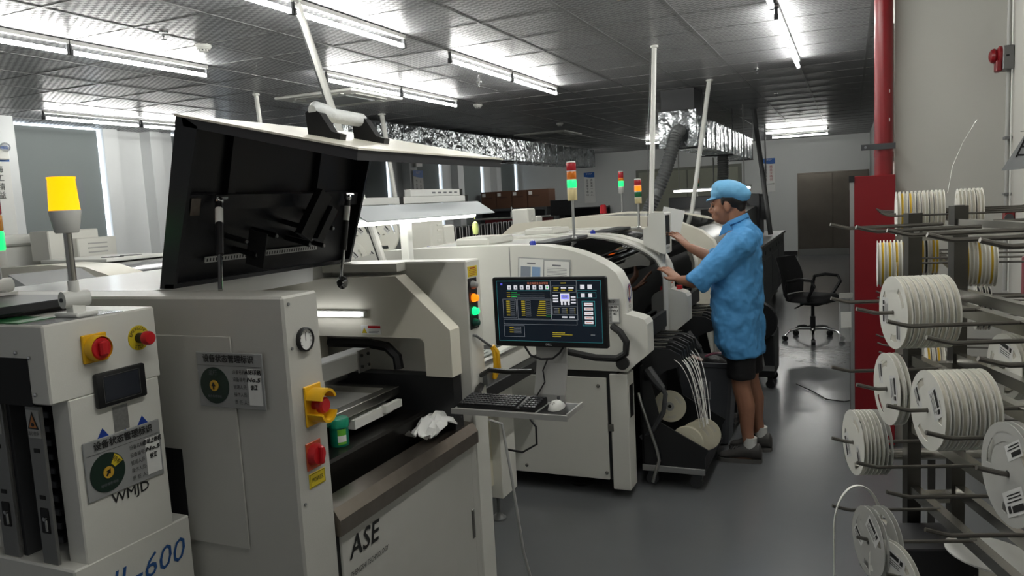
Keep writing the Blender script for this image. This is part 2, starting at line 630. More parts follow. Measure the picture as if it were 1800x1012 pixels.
for ax, k, s, lab in TL:
    z = 2.768
    def Q(t, dz=0.0, off=0.0):
        return (k + off, s + t, z + dz) if ax == 'X' else (s + t, k + off, z + dz)
    t = thing('fluorescent_lamp', lab if 'tube' in lab else lab, 'lamp', Q(0.58, 0.05), group='bare fluorescent ceiling tubes')
    part('batten', B().bar(Q(-0.005, 0.062), Q(1.165, 0.062), 0.03, 0.024), M_LGREY, t, smooth=0)
    part('tube', B().cyl(Q(0.02), Q(1.14), 0.0145, seg=12), M_TUBE, t, label='glowing white tube')
    for e in (0.0, 1.16):
        h = B().bar(Q(e - 0.014), Q(e + 0.014), 0.028, 0.034).bar(Q(e - 0.006, 0.036), Q(e + 0.006, 0.036), 0.02, 0.06)
        part('lamp_holder', h, M_DGREY, t, smooth=0)

# ================================================================== NEAR MACHINES
def status_sign(parent, Mx, W, H, rows, title='设备状态管理标识', lit=False):
    """grey acrylic machine-status board: heading, dial, five captions and a written slip; plane Mx, origin at centre"""
    s = part('status_board', B().box(-W / 2, W / 2, -H / 2, H / 2, 0, 0.004, 0.0015, 1, Mx), M_SIGN, parent, label='grey acrylic equipment status board')
    L = 0.0052
    text(title, H * 0.15, M_INK, s, Mx @ Matrix.Translation((0.0, H * 0.385, L)), fit=W * 0.76, bold=0.0006 if W > .15 else 0)
    b = B()
    rects(b, Mx, [(-W * .48, H * .26, W * .48, H * .266, 0, L)])
    part('rule_line', b, M_INK, s, smooth=0)
    c = (-W * .24, -H * .1)
    u = Mx.to_3x3()
    r = H * 0.33
    part('dial', B().lathe([(r, 0), (r, 0.002)], Mx @ Vector((c[0], c[1], 0.004)), u @ Vector((0, 0, 1)), 32), M_GREEND, s, label='dark green round status dial')
    part('dial_hub', B().lathe([(r * .3, 0), (r * .3, 0.002)], Mx @ Vector((c[0], c[1], 0.0062)), u @ Vector((0, 0, 1)), 20), M_GOLD, s)
    a = B()
    k = r * .3
    pts = [(-.25, -.7), (.1, -.7), (.1, -.1), (.45, -.1), (-.07, .7), (-.6, -.1), (-.25, -.1)]
    if lit:
        pts = [(x * .8 + y * .6, y * .8 - x * .6) for x, y in pts]
    a.add([Mx @ Vector((c[0] + x * k, c[1] + y * k, 0.0088)) for x, y in pts], [tuple(range(7))])
    part('pointer_arrow', a, M_INK, s, smooth=0)
    if lit:
        f = B()
        vs = []
        for t in range(22, 63, 8):
            vs.append(Mx @ Vector((c[0] + r * .95 * math.cos(R(t)), c[1] + r * .95 * math.sin(R(t)), 0.0068)))
        for t in range(62, 21, -8):
            vs.append(Mx @ Vector((c[0] + r * .42 * math.cos(R(t)), c[1] + r * .42 * math.sin(R(t)), 0.0068)))
        f.add(vs, [tuple(range(len(vs)))])
        part('yellow_sector', f, M_LYEL, s, smooth=0)
        text('待机', r * .3, M_INK, s, Mx @ Matrix.Translation((c[0] + r * .52, c[1] + r * .46, 0.007)) @ Matrix.Rotation(R(-48), 4, 'Z'))
    else:
        text('运行', r * .3, M_PGREY, s, Mx @ Matrix.Translation((c[0], c[1] + r * .7, 0.0068)))
    text('维修保养停机', r * .17, M_PGREY, s, Mx @ Matrix.Translation((c[0], c[1] - r * .6, 0.0068)))
    for i, cap in enumerate(('设备名称:', '设备编号:', '管理人员:', '操作人员:', '责 任 人:')):
        text(cap, H * .085, M_INK, s, Mx @ Matrix.Translation((W * .155, H * (.16 - .135 * i), L)), fit=W * .2)
    b = B()
    rects(b, Mx, [(W * .27, -H * .42, W * .47, H * .23, 0, L)])
    part('paper_slip', b, M_PAPER, s, smooth=0)
    for i, t in enumerate(rows):
        text(t, H * .1, M_INK, s, Mx @ Matrix.Translation((W * .36, H * (.17 - .135 * i), L + .0006)), bold=0.0006, shear=.2, fit=W * .05 * min(5, len(t)))
    return s

# ------------------------------------------------------------------ solder-paste printer with open lid
P = thing('solder_paste_printer', 'cream solder paste printer with raised black lid and stainless front trim', 'machine', (-1.9, 2.0, 0))
XF = -1.25
b = B().box(-2.6, XF, 1.45, 1.585, 0.08, 1.455, 0.006)
part('side_cabinet', b, M_GREYW, P)
part('access_panel', B().box(-2.05, -1.42, 1.4435, 1.4485, 0.80, 1.355, 0.001), M_GREYW, P, smooth=0)
part('side_opening', B().box(-1.74, -1.62, 1.4425, 1.449, 0.86, 1.05), M_DARK, P, smooth=0)
# inner edge plate of the near cabinet
part('cabinet_bracket', B().prism([(-1.33, 1.19), (-1.33, 1.28), (-1.28, 1.215), (-1.262, 1.215), (-1.262, 1.10), (-1.33, 1.10)], 'y', 1.585, 1.60), M_GREYW, P, smooth=0)
# far cabinet
b = B().box(-2.6, XF, 2.42, 2.53, 0.08, 1.455, 0.005)
part('side_cabinet', b, M_WHITE, P)
wp = [(-2.1, 1.40), (-2.1, 1.06), (-1.84, 1.06), (-1.84, 1.195), (-1.385, 1.195), (-1.37, 1.18), (-1.37, 1.06), (-1.265, 1.06), (-1.265, 1.225), (-1.47, 1.415)]
b = B().prism(wp, 'y', 2.30, 2.37)
part('inner_wall', b, M_CREAM, P, smooth=0)
part('inner_wall_lower', B().box(-2.1, -1.27, 2.31, 2.37, 0.72, 1.06), M_BLACKM, P, smooth=0)
part('rear_deck', B().box(-2.6, -1.83, 1.585, 2.42, 1.40, 1.455), M_DECK, P, smooth=0)
part('top_lip', B().box(-2.0, -1.5, 2.36, 2.42, 1.425, 1.455), M_WHITE, P, smooth=0)
part('rear_wall', B().box(-2.6, -2.12, 1.585, 2.42, 0.08, 1.40), M_GREYW, P, smooth=0)
part('cavity_lining', B().box(-2.12, -2.08, 1.585, 2.30, 0.72, 1.40), M_DARK, P, smooth=0)
# front door
fd = part('front_door', B().box(-1.30, XF, 1.60, 2.375, 0.1, 0.80, 0.003), M_GREYW, P)
part('door_pull', B().box(XF - 0.003, XF + 0.004, 2.348, 2.367, 0.455, 0.565, 0.003).box(XF + 0.003, XF + 0.0055, 2.353, 2.362, 0.465, 0.555), M_STEEL, fd, label='steel recessed pull')
part('door_jamb', B().box(-1.30, XF - 0.004, 2.38, 2.42, 0.1, 0.80), M_GREYW, P, smooth=0)
part('lower_front', B().box(-1.33, XF - 0.006, 1.585, 2.42, 0.08, 0.80), M_DARK, P, smooth=0)
FX = lambda y, z, dx=0.0: frame((XF + dx, y, z), (0, 1, 0), (0, 0, 1))
text('ASE', 0.085, M_INK, fd, FX(1.70, 0.735, .0005), shear=.22, bold=.0012, fit=.15)
text('ZHENGSHI TECHNOLOGY', 0.022, M_INK, fd, FX(1.72, 0.665, .0005), shear=.2, fit=.19)
# stainless sill
tp = [(XF + 0.012, 0.795), (XF + 0.012, 0.838), (XF - 0.008, 0.868), (-1.325, 0.872), (-1.345, 0.84), (-1.345, 0.79)]
part('front_sill', B().prism(tp, 'y', 1.588, 2.415), M_BRUSH, P, label='brushed stainless front sill', smooth=0)
part('trough', B().box(-1.44, -1.34, 1.585, 2.31, 0.74, 0.80), M_BLACKM, P, smooth=0)
part('inner_shelf', B().prism([(-1.385, 0.80), (-1.385, 0.925), (-1.395, 0.932), (-2.08, 0.932), (-2.08, 0.80)], 'y', 1.586, 2.308),
     mat('black_sheet_steel', (40, 38, 36), 0.3, 0.7, var=0.25, scale=14), P, smooth=0)
# stencil frame with bright sheet, gantry and squeegee head
st = B().box(-1.50, -1.46, 1.60, 2.26, 1.0, 1.03, 0.002).box(-2.02, -1.98, 1.60, 2.26, 1.0, 1.03, 0.002).box(-1.98, -1.50, 2.22, 2.26, 1.0, 1.03).box(-1.98, -1.50, 1.60, 1.64, 1.0, 1.03)
sf = part('stencil_frame', st, M_STEEL, P, smooth=0)
part('stencil_sheet', B().box(-1.98, -1.50, 1.64, 2.22, 1.006, 1.009), mat('stencil_foil', (215, 215, 210), 0.28, 0.6, var=0.03), sf, smooth=0)
ga = part('gantry_beam', B().box(-1.67, -1.60, 1.86, 2.30, 1.09, 1.155, 0.004), M_LGREY, P, smooth=0)
part('end_plate', B().box(-1.675, -1.595, 1.853, 1.862, 1.083, 1.16).cyl((-1.65, 1.853, 1.14), (-1.65, 1.848, 1.14), .004, seg=8).cyl((-1.62, 1.853, 1.14), (-1.62, 1.848, 1.14), .004, seg=8), M_LGREY, ga, smooth=0)
part('mount_plate', B().box(-1.60, -1.594, 2.22, 2.29, 1.08, 1.16), M_ALU, ga, smooth=0)
for i in range(4):
    part('bolt', B().cyl((-1.594, 2.235 + .04 * (i % 2), 1.10 + .04 * (i // 2)), (-1.588, 2.235 + .04 * (i % 2), 1.10 + .04 * (i // 2)), .006, seg=8), M_BLACK, ga)
sq = part('squeegee_cylinder', B().box(-1.73, -1.695, 1.96, 2.0, 1.06, 1.14, .004).cyl((-1.712, 1.98, 1.035), (-1.712, 1.98, 1.06), .008).box(-1.73, -1.695, 1.965, 1.995, 1.14, 1.15), M_ALU, P)
part('air_hose', B().tube([(-1.74, 1.98, 1.13), (-1.77, 1.97, 1.12), (-1.77, 1.96, 1.08), (-1.80, 1.92, 1.06), (-1.9, 1.80, 1.075)], .006), M_CLEAR, sq)
part('cross_rail', B().box(-1.72, -1.69, 1.62, 2.28, 1.045, 1.07).box(-1.76, -1.72, 1.62, 1.95, 1.05, 1.075), M_ALU, P, smooth=0)
part('lower_rail', B().box(-1.49, -1.455, 1.98, 2.2, .955, .985).box(-1.46, -1.44, 2.14, 2.24, .965, .99), M_PLAST, P, smooth=0)
part('led_strip', B().box(-2.07, -2.06, 1.7, 2.28, 1.12, 1.145), M_LGREY, P, smooth=0)
part('cable_chain', B().tube([(-1.80, 2.33, 1.165), (-1.62, 2.33, 1.165), (-1.545, 2.33, 1.155), (-1.505, 2.33, 1.12), (-1.50, 2.33, 1.075)], .018, seg=6), M_BLACK, P)
# lamp on the inner wall
lt = part('work_lamp', B().box(-1.86, -1.60, 2.282, 2.30, 1.270, 1.292, .003), M_PLAST, P)
part('lamp_tube', B().cyl((-1.855, 2.276, 1.281), (-1.615, 2.276, 1.281), 0.009, seg=10), emi('work_lamp_glow', (250, 252, 255), 1.8), lt, label='glowing white lamp bar')
wlb = part('warning_label', B().box(-1.63, -1.545, 2.2985, 2.30, 1.205, 1.238), M_PAPER, P, smooth=0)
MW = frame((-1.5875, 2.2985, 1.2215), (1, 0, 0), (0, 0, 1))
b = B(); rects(b, MW, [(-.012, .006, .041, .0155, 0, .0006)]); part('red_band', b, M_RED, wlb, smooth=0)
b = B(); b.add([MW @ Vector(p) for p in ((-.039, -.012, .0006), (-.017, -.012, .0006), (-.028, .009, .0006))], [(0, 1, 2)]); part('yellow_triangle', b, M_LYEL, wlb, smooth=0)
b = B(); rects(b, MW, [(-.01, -.001 - .005 * i, .036 - .006 * (i == 2), .0005 - .005 * i, 0, .0006) for i in range(3)]); part('small_print', b, M_PGREY, wlb, smooth=0)
# near cabinet front fittings
g = part('pressure_gauge', B().lathe([(.030, 0), (.030, .010), (.0265, .012), (.0265, .006)], (XF, 1.517, 1.34), (1, 0, 0), 28, cap=False), M_BLACK, P, label='round black pressure gauge')
part('gauge_face', B().lathe([(.0268, .0), (.0268, .006)], (XF, 1.517, 1.34), (1, 0, 0), 28), M_PAPER, g)
b = B(); rects(b, FX(1.517, 1.34, .006), [(-.001, -.004, .001, .018, 0, .001)] + [(.02 * math.cos(R(a)) - .0012, .02 * math.sin(R(a)) - .0012, .02 * math.cos(R(a)) + .0012, .02 * math.sin(R(a)) + .0012, 0, .001) for a in range(-45, 230, 30)])
part('gauge_needle', b, M_INK, g, smooth=0)
e = part('stop_button_guard', B().box(XF, XF + .006, 1.497, 1.562, 1.118, 1.222, .002), M_YEL, P, label='yellow emergency stop guard')
for s in (1, -1):
    pts = []
    for t in range(20, 161, 20):
        pts.append((1.53 + .034 * math.cos(R(t)), 1.17 + s * (.006 + .038 * math.sin(R(t)))))
    for t in range(160, 19, -20):
        pts.append((1.53 + .027 * math.cos(R(t)), 1.17 + s * (.006 + .031 * math.sin(R(t)))))
    part('guard_shroud', B().prism(pts, 'x', XF + .004, XF + .052), M_YEL, e, smooth=30)
part('stop_button', B().cyl((XF, 1.53, 1.17), (XF + .022, 1.53, 1.17), .013).lathe([(.013, .022), (.0205, .026), (.021, .038), (.016, .043), (0, .044)], (XF, 1.53, 1.17), (1, 0, 0), 20), M_RED, e, label='red mushroom stop button')
pw = part('power_switch_plate', B().box(XF, XF + .004, 1.488, 1.545, 1.008, 1.078, .001), mat('orange_red', (196, 84, 48), .4), P)
part('power_knob', B().lathe([(.0285, .004), (.029, .010), (.024, .022), (0, .024)], (XF, 1.516, 1.045), (1, 0, 0), 24).box(XF + .020, XF + .034, 1.510, 1.522, 1.022, 1.068, .003), M_RED, pw, label='red rotary power knob')
lb = part('power_label', B().box(XF, XF + .002, 1.492, 1.556, .960, .998, .0008), M_LYEL, P, label='yellow label reading POWER')
text('POWER', .017, M_INK, lb, FX(1.524, .979, .002), fit=.044)
b = B(); rects(b, FX(1.524, .979, .002), [(-.029, -.0165, .029, -.0155, 0, .0005), (-.029, .0155, .029, .0165, 0, .0005), (-.029, -.0165, -.028, .0165, 0, .0005), (.028, -.0165, .029, .0165, 0, .0005)])
part('label_border', b, M_INK, lb, smooth=0)
for z in (1.435, 1.325, 0.93):
    part('panel_screw', B().cyl((XF, 1.47, z), (XF + .003, 1.47, z), .004, seg=8), M_MGREY, P)
status_sign(P, frame((-1.425, 1.442, 1.245), (1, 0, 0), (0, 0, 1)), .215, .142, ('ASE印刷', 'No.5', '徐江'))
# far cabinet front: yellow label and four lamps
lb = part('caution_label', B().box(XF, XF + .0015, 2.43, 2.502, 1.395, 1.432), M_LYEL, P, smooth=0)
b = B(); rects(b, FX(2.466, 1.4135, .0015), [(-.02, .009, .02, .014, 0, .0005)] + [(-.029, .004 - .006 * i, .029 - .01 * (i == 3), .0055 - .006 * i, 0, .0005) for i in range(4)])
part('small_print', b, mat('red_print', (150, 40, 30), .6), lb, smooth=0)
bp = part('button_panel', B().box(XF, XF + .003, 2.425, 2.492, 1.205, 1.39, .001), M_BLACK, P, smooth=0)
for z, c, nm in ((1.365, emi('lamp_clear_off', (120, 120, 118), .0, (150, 150, 148)), 'indicator_lamp'), (1.318, emi('lamp_orange_on', (255, 110, 10), .4), 'indicator_lamp'),
                 (1.27, emi('lamp_green_on', (20, 240, 130), .3), 'indicator_lamp'), (1.228, mat('lamp_green_off', (10, 70, 60), .3), 'push_button')):
    part(nm, B().lathe([(.0155, 0), (.0155, .006), (.012, .012), (.012, .018), (.008, .021), (0, .022)], (XF + .003, 2.455, z), (1, 0, 0), 18), c, bp)
# air gun with its bracket on the far cabinet
ag = thing('air_blow_gun', 'yellow air blow gun hooked on the printer right of its buttons', 'tool', (-1.23, 2.55, 1.0))
part('holder_bracket', B().box(XF + .001, XF + .02, 2.50, 2.56, .985, 1.03), M_MGREY, ag, smooth=0)
part('handle', B().tube([(-1.225, 2.545, 1.125), (-1.215, 2.555, 1.10), (-1.213, 2.56, 1.04), (-1.225, 2.548, 1.0)], [.010, .014, .013, .009]), M_YEL, ag)
part('trigger', B().tube([(-1.215, 2.535, 1.11), (-1.21, 2.53, 1.06), (-1.215, 2.525, 1.005)], .006), M_YEL, ag)
part('nozzle', B().tube([(-1.225, 2.545, 1.12), (-1.235, 2.50, 1.15), (-1.24, 2.45, 1.18), (-1.249, 2.44, 1.185)], .005), M_MGREY, ag)

# lid: black inside upright, front flap almost level with two grips
HY0, HY1 = 1.60, 2.455
hin, top, frt = (-1.80, 1.458), (-1.672, 1.935), (-1.105, 1.80)
def along(a, c, t):
    return (a[0] + (c[0] - a[0]) * t, a[1] + (c[1] - a[1]) * t)
th = .014
lid = part('lid_panel', B().prism([hin, top, (top[0] - .018, top[1] + .004), (hin[0] - .018, hin[1])], 'y', HY0, HY1), [M_LIDIN], P, label='black inner face of the raised lid', smooth=0)
part('lid_edge', B().prism([(hin[0], hin[1]), (hin[0] + .035, hin[1]), (top[0] + .055, top[1] - .035), (top[0], top[1])], 'y', HY0, HY0 + .012), M_LIDIN, lid, smooth=0)
part('lid_edge', B().prism([(hin[0], hin[1]), (hin[0] + .035, hin[1]), (top[0] + .055, top[1] - .035), (top[0], top[1])], 'y', HY1 - .012, HY1), M_LIDIN, lid, smooth=0)
part('lid_edge', B().prism([(hin[0], hin[1]), (hin[0] + .035, hin[1] + .0), (hin[0] + .038, hin[1] + .012), (hin[0] + .003, hin[1] + .012)], 'y', HY0, HY1), M_LIDIN, lid, smooth=0)
fl = part('lid_flap', B().prism([top, frt, (frt[0] - .004, frt[1] - .026), (top[0] + .005, top[1] - .03)], 'y', HY0, HY1), mat('lid_edge_grey', (52, 53, 56), .4), P, label='front flap of the raised lid', smooth=0)
part('flap_skin', B().prism([(top[0] - .02, top[1] + .006), (frt[0] + .004, frt[1] + .004), (frt[0] + .004, frt[1] - .001), (frt[0], frt[1]), (top[0] - .02, top[1])], 'y', HY0 - .004, HY1 + .004), M_CREAM, fl, smooth=0)
def lidpt(t, y, off=0.0):
    c = along(hin, top, t)
    return Vector((c[0] + off * .97, y, c[1] - off * .26))
part('lid_crossbeam', B().bar(lidpt(.52, HY0 + .02, .02), lidpt(.52, HY1 - .02, .02), .045, .03, (1, 0, -.27)), M_LIDIN, lid, smooth=0)
for y in (1.80, 2.22):
    part('lid_stiffener', B().bar(lidpt(.56, y, .01), lidpt(.93, y, .01), .03, .02, (1, 0, 0)), M_LIDIN, lid, smooth=0)
part('mounting_plate', B().bar(lidpt(.50, 1.625, .041), lidpt(.50, 1.66, .041), .05, .003, (1, 0, -.27)), mat('worn_steel', (120, 112, 104), .4, 1.0, var=.25, scale=60), lid, smooth=0)
rl = part('scale_rule', B().bar(lidpt(.155, 1.73, .012), lidpt(.155, 2.26, .012), .018, .004, (1, 0, -.27)), M_LGREY, lid, label='light grey scale rule', smooth=0)
tk = B()
for i in range(42):
    y = 1.735 + i * .0124
    a = lidpt(.155, y, .0146)
    tk.bar(a, a + Vector((0, .004, 0)), .010, .0008, (1, 0, -.27))
part('scale_ticks', tk, M_INK, rl, smooth=0, kind='stuff')
for y, t, ln in ((1.93, .32, .10), (2.07, .36, .09), (2.18, .42, .05), (2.22, .34, .10), (2.10, .24, .10), (2.18, .22, .10), (1.86, .20, .09), (1.82, .29, .08), (2.12, .27, .09)):
    a = lidpt(t, y, 0)
    c = lidpt(t, y, ln)
    part('standoff_rod', B().cyl(a, c, .009, seg=10), M_BLACK, lid)
    part('rod_end', B().cyl(c, c + Vector((.002, 0, 0)), .006, seg=8), M_MGREY, lid)
part('lid_bracket', B().bar(lidpt(.24, 1.86, .085), lidpt(.24, 1.865, .085), .11, .07, (1, 0, -.27)), M_BLACKM, lid, smooth=0)
pa, pb = lidpt(.30, 2.06, .10), lidpt(.60, 2.14, .10)
part('camera_bracket', B().bar(pa, pb, .055, .03, (1, 0, 0)).bar(lidpt(.28, 2.11, .12), lidpt(.5, 2.17, .12), .03, .03, (1, 0, 0)), M_BLACKM, lid, smooth=0)
# gas struts
for y, bz, yb in ((1.715, (-1.555, 1.458), 1.565), (2.345, (-1.70, 1.395), 2.296)):
    ta = lidpt(.54, y, .055)
    ba = Vector((bz[0], yb, bz[1]))
    sg = part('gas_strut', B().cyl(ta, ta.lerp(ba, .62), .0105, seg=12), M_BLACK, P)
    part('strut_rod', B().cyl(ta.lerp(ba, .6), ba, .0062, seg=10), M_CHROME, sg)
    part('strut_joint', B().ball(ta, .014, 10, 6).cyl(ta + Vector((0, -.015, .01)), ta + Vector((0, .03, .01)), .008, seg=8), M_CHROME, sg)
    part('strut_label', B().cyl(ta.lerp(ba, .1), ta.lerp(ba, .27), .0112, seg=12), M_PAPER, sg)
part('strut_base', B().lathe([(.024, 0), (.024, -.008), (.012, -.012), (.012, -.022)], (-1.695, 2.302, 1.395), (0, 1, 0), 16), M_CHROME, P)
# grips on the flap, wrapped in foam film
gr = part('lid_handle', B(), M_BLACK, P) if False else None
fc = along(top, frt, .62)
nrm = Vector((.22, 0, .975))
hb = Vector((fc[0], 0, fc[1]))
foot = []
for y in (1.80, 2.02):
    p = hb + Vector((0, y, 0))
    q = part('handle_foot', B().prism([(p.x - .075, p.z + .02), (p.x + .03, p.z - .004), (p.x + .035, p.z + .012), (p.x + .005, p.z + .022), (p.x - .03, p.z + .075), (p.x - .055, p.z + .092), (p.x - .08, p.z + .08)], 'y', y - .014, y + .014), M_BLACK, P, smooth=0)
    foot.append(q)
gp = [hb + Vector((-.055, 1.785, .085)), hb + Vector((-.055, 1.80, .088)), hb + Vector((-.055, 1.84, .082)), hb + Vector((-.055, 1.87, .078)), hb + Vector((-.055, 1.98, .076)), hb + Vector((-.055, 2.02, .075)), hb + Vector((-.055, 2.05, .068))]
part('handle_grip', B().tube(gp, [.014, .024, .026, .021, .021, .021, .012], 12), mat('foam_wrap', (214, 216, 216), .45, var=.08, scale=50, bump=.3, bscale=60), P, label='white foam-wrapped grip')

# things in and on the printer
j = thing('solder_paste_jar', 'green plastic jar standing on the black shelf inside the printer', 'jar', (-1.455, 1.895, .932))
part('jar_body', B().lathe([(0, 0), (.028, 0), (.0295, .004), (.0295, .062), (.026, .066)], (-1.455, 1.895, .932), (0, 0, 1), 24), mat('jar_green', (16, 128, 100), .35), j)
part('jar_lid', B().lathe([(.0325, .060), (.0325, .082), (.029, .087), (0, .089)], (-1.455, 1.895, .932), (0, 0, 1), 24, cap=False), mat('lid_green', (14, 138, 106), .35), j)
lbm = []
b = B()
for k in range(6):
    a0, a1 = R(-62 + k * 9), R(-62 + (k + 1) * 9)
    for i, (z0, z1) in enumerate(((.008, .016), (.016, .036), (.036, .056))):
        b.mi = i % 2
        b.quad(*[(-1.455 + .0298 * math.cos(a), 1.895 + .0298 * math.sin(a), .932 + z) for a, z in ((a0, z0), (a1, z0), (a1, z1), (a0, z1))])
part('jar_label', b, [mat('label_lime', (110, 190, 60), .5), M_PAPER], j, smooth=0)
b = B()
random.seed(3)
ctr = Vector((-1.30, 2.26, .885))
n = 11
gridp = {}
for i in range(n):
    for k in range(n):
        x, y = (i / (n - 1) - .5), (k / (n - 1) - .5)
        gridp[i, k] = ctr + Vector((x * .10 + random.uniform(-.01, .01) - .02, y * .24 + random.uniform(-.012, .012), .012 + .035 * max(0, 1 - (x * x * 3 + y * y * 5)) + random.uniform(-.012, .018)))
b.add([gridp[i, k] for i in range(n) for k in range(n)], [(i * n + k, (i + 1) * n + k, (i + 1) * n + k + 1, i * n + k + 1) for i in range(n - 1) for k in range(n - 1)])
b.add([gridp[i, k] - Vector((0, 0, .004)) for i in range(n) for k in range(n)], [(i * n + k, i * n + k + 1, (i + 1) * n + k + 1, (i + 1) * n + k) for i in range(n - 1) for k in range(n - 1)])
solo('crumpled_wipe', b, M_PAPER, 'crumpled white wipe lying over the stainless front sill', 'cloth', smooth=25)
solo('paste_jar_lid', B().lathe([(0, 0), (.028, 0), (.028, .022), (0, .022)], (-1.385, 1.63, .80), (0, 0, 1), 20), MATS['lid_green'], 'green jar lid down in the dark trough behind the sill', 'lid')

# ------------------------------------------------------------------ board loader at lower left
LX = -1.6
Lo = thing('board_loader', 'white board magazine loader with red rotary switch and small touch screen', 'machine', (-1.95, 1.25, 0))
part('upper_housing', B().box(-2.4, LX, 1.09, 1.385, 1.262, 1.44, .004), M_WHITE, Lo)
part('front_column', B().box(-1.66, LX, 1.13, 1.376, .84, 1.264, .003), M_WHITE, Lo)
part('rear_column', B().box(-2.4, -1.9, 1.13, 1.376, .84, 1.264, .003), M_WHITE, Lo)
part('base_cabinet', B().box(-2.4, LX + .002, 1.095, 1.425, .06, .88, .004), M_WHITE, Lo)
part('base_foot', B().box(-2.35, -2.25, 1.12, 1.2, 0, .06).box(-1.7, -1.62, 1.12, 1.2, 0, .06).box(-2.35, -2.25, 1.32, 1.4, 0, .06).box(-1.7, -1.62, 1.32, 1.4, 0, .06), M_RUB, Lo, smooth=0)
part('dark_interior', B().box(-1.9, -1.66, 1.30, 1.37, .88, 1.262), M_DARK, Lo, smooth=0)
GX = mat('guide_plate_alu', (136, 136, 134), .42, .6, var=.06)
for x0, x1 in ((-1.712, -1.662), (-1.852, -1.796)):
    gp_ = part('guide_plate', B().box(x0, x1, 1.104, 1.112, .88, 1.252, .001), GX, Lo, smooth=0)
    xc = (x0 + x1) / 2
    for z in (1.15, 1.04):
        part('slot_hole', B().box(xc - .010, xc + .010, 1.1025, 1.1045, z - .005, z + .005, .0008), M_DARK, gp_, smooth=0)
    part('latch_window', B().box(xc - .014, xc + .014, 1.1020, 1.1045, .955, 1.015, .002), M_DARK, gp_, smooth=0)
    part('latch_pin', B().cyl((xc + .006, 1.101, .962), (xc + .006, 1.101, .995), .0035, seg=8).cyl((xc + .006, 1.095, .992), (xc + .006, 1.103, .992), .005, seg=8), M_CHROME, gp_)
    wb = part('warning_label', B().box(xc - .021, xc + .021, 1.1022, 1.1044, 1.18, 1.245), M_LGREY, gp_, smooth=0)
    Mw = frame((xc, 1.1022, 1.2125), (1, 0, 0), (0, 0, 1))
    b = B(); b.add([Mw @ Vector(p) for p in ((-.019, -.012, .0005), (.019, -.012, .0005), (0, .03, .0005))], [(0, 1, 2)]); part('black_triangle', b, M_INK, wb, smooth=0)
    b = B(); b.add([Mw @ Vector(p) for p in ((-.013, -.0085, .001), (.013, -.0085, .001), (0, .0205, .001))], [(0, 1, 2)]); part('amber_triangle', b, mat('amber_print', (190, 120, 60), .5), wb, smooth=0)
    b = B().ball(Mw @ Vector((0, -.001, .0014)), .006, 8, 4, (1, .1, .8)); part('hand_mark', b, M_INK, wb)
    text('当心夹手', .011, M_INK, wb, Mw @ Matrix.Translation((0, -.022, .0004)), fit=.036)
for i in range(11):
    z = .90 + i * .034
    part('magazine_slat', B().box(-1.79, -1.718, 1.16, 1.29, z, z + .016, .002), mat('magazine_slat', (46, 47, 50), .45), Lo, smooth=0)
part('magazine_side', B().box(-1.80, -1.788, 1.118, 1.30, .88, 1.27), M_DGREY, Lo, smooth=0)
part('hole_bracket', B().box(-1.712, -1.664, 1.112, 1.118, 1.268, 1.36).cyl((-1.685, 1.106, 1.30), (-1.685, 1.118, 1.30), .011), M_MGREY, Lo, smooth=0)
part('housing_cutout', B().box(-1.90, -1.66, 1.0885, 1.094, 1.258, 1.366), M_DARK, Lo, smooth=0)
for x, z in ((-1.695, 1.378), (-1.652, 1.368), (-1.645, 1.285)):
    part('cap_screw', B().lathe([(.0045, 0), (.0045, .004), (.002, .0055), (0, .0056)], (x, 1.09, z), (0, -1, 0), 10), M_CHROME, Lo)
LFX = lambda y, z, dx=0.0: frame((LX + dx, y, z), (0, 1, 0), (0, 0, 1))
sw = part('main_switch_plate', B().box(LX, LX + .008, 1.175, 1.238, 1.336, 1.402, .002), M_YEL, Lo, label='yellow square switch plate')
part('switch_collar', B().lathe([(.030, .008), (.030, .026), (.0275, .030), (.0275, .02)], (LX, 1.206, 1.369), (1, 0, 0), 28, cap=False), M_YEL, sw)
part('switch_knob', B().lathe([(.0272, .006), (.0272, .024), (.023, .029), (0, .029)], (LX, 1.206, 1.369), (1, 0, 0), 26).box(LX + .027, LX + .04, 1.196, 1.216, 1.352, 1.386, .004), M_RED, sw, label='red rotary knob')
es = part('stop_label_ring', B().lathe([(.0, 0), (.0305, 0), (.0305, .0015), (0, .0016)], (LX, 1.330, 1.370), (1, 0, 0), 32), M_LYEL, Lo, label='yellow ring reading EMERGENCY STOP')
for i, ch in enumerate('EMERGENCY'):
    a = R(160 - i * 17.5)
    text(ch, .0115, M_INK, es, LFX(1.330 + .0235 * math.cos(a), 1.370 + .0235 * math.sin(a), .0016) @ Matrix.Rotation(a - math.pi / 2, 4, 'Z'), lift=.0004)
for i, ch in enumerate('STOP'):
    a = R(-118 + i * 19)
    text(ch, .0115, M_INK, es, LFX(1.330 + .0235 * math.cos(a), 1.370 + .0235 * math.sin(a), .0016) @ Matrix.Rotation(a + math.pi / 2, 4, 'Z'), lift=.0004)
part('stop_neck', B().cyl((LX, 1.330, 1.370), (LX + .026, 1.330, 1.370), .0125), M_BLACK, es)
part('stop_button', B().lathe([(.010, .022), (.017, .026), (.0175, .036), (.014, .042), (0, .043)], (LX, 1.330, 1.370), (1, 0, 0), 22), M_RED, es, label='red mushroom stop button')
hm = part('touch_screen', B().box(LX, LX + .014, 1.193, 1.329, 1.227, 1.309, .005, 2), M_BLACK, Lo, label='small black touch screen')
part('screen_glass', B().box(LX + .0138, LX + .0146, 1.213, 1.307, 1.24, 1.297), mat('off_screen', (44, 47, 54), .15), hm, smooth=0)
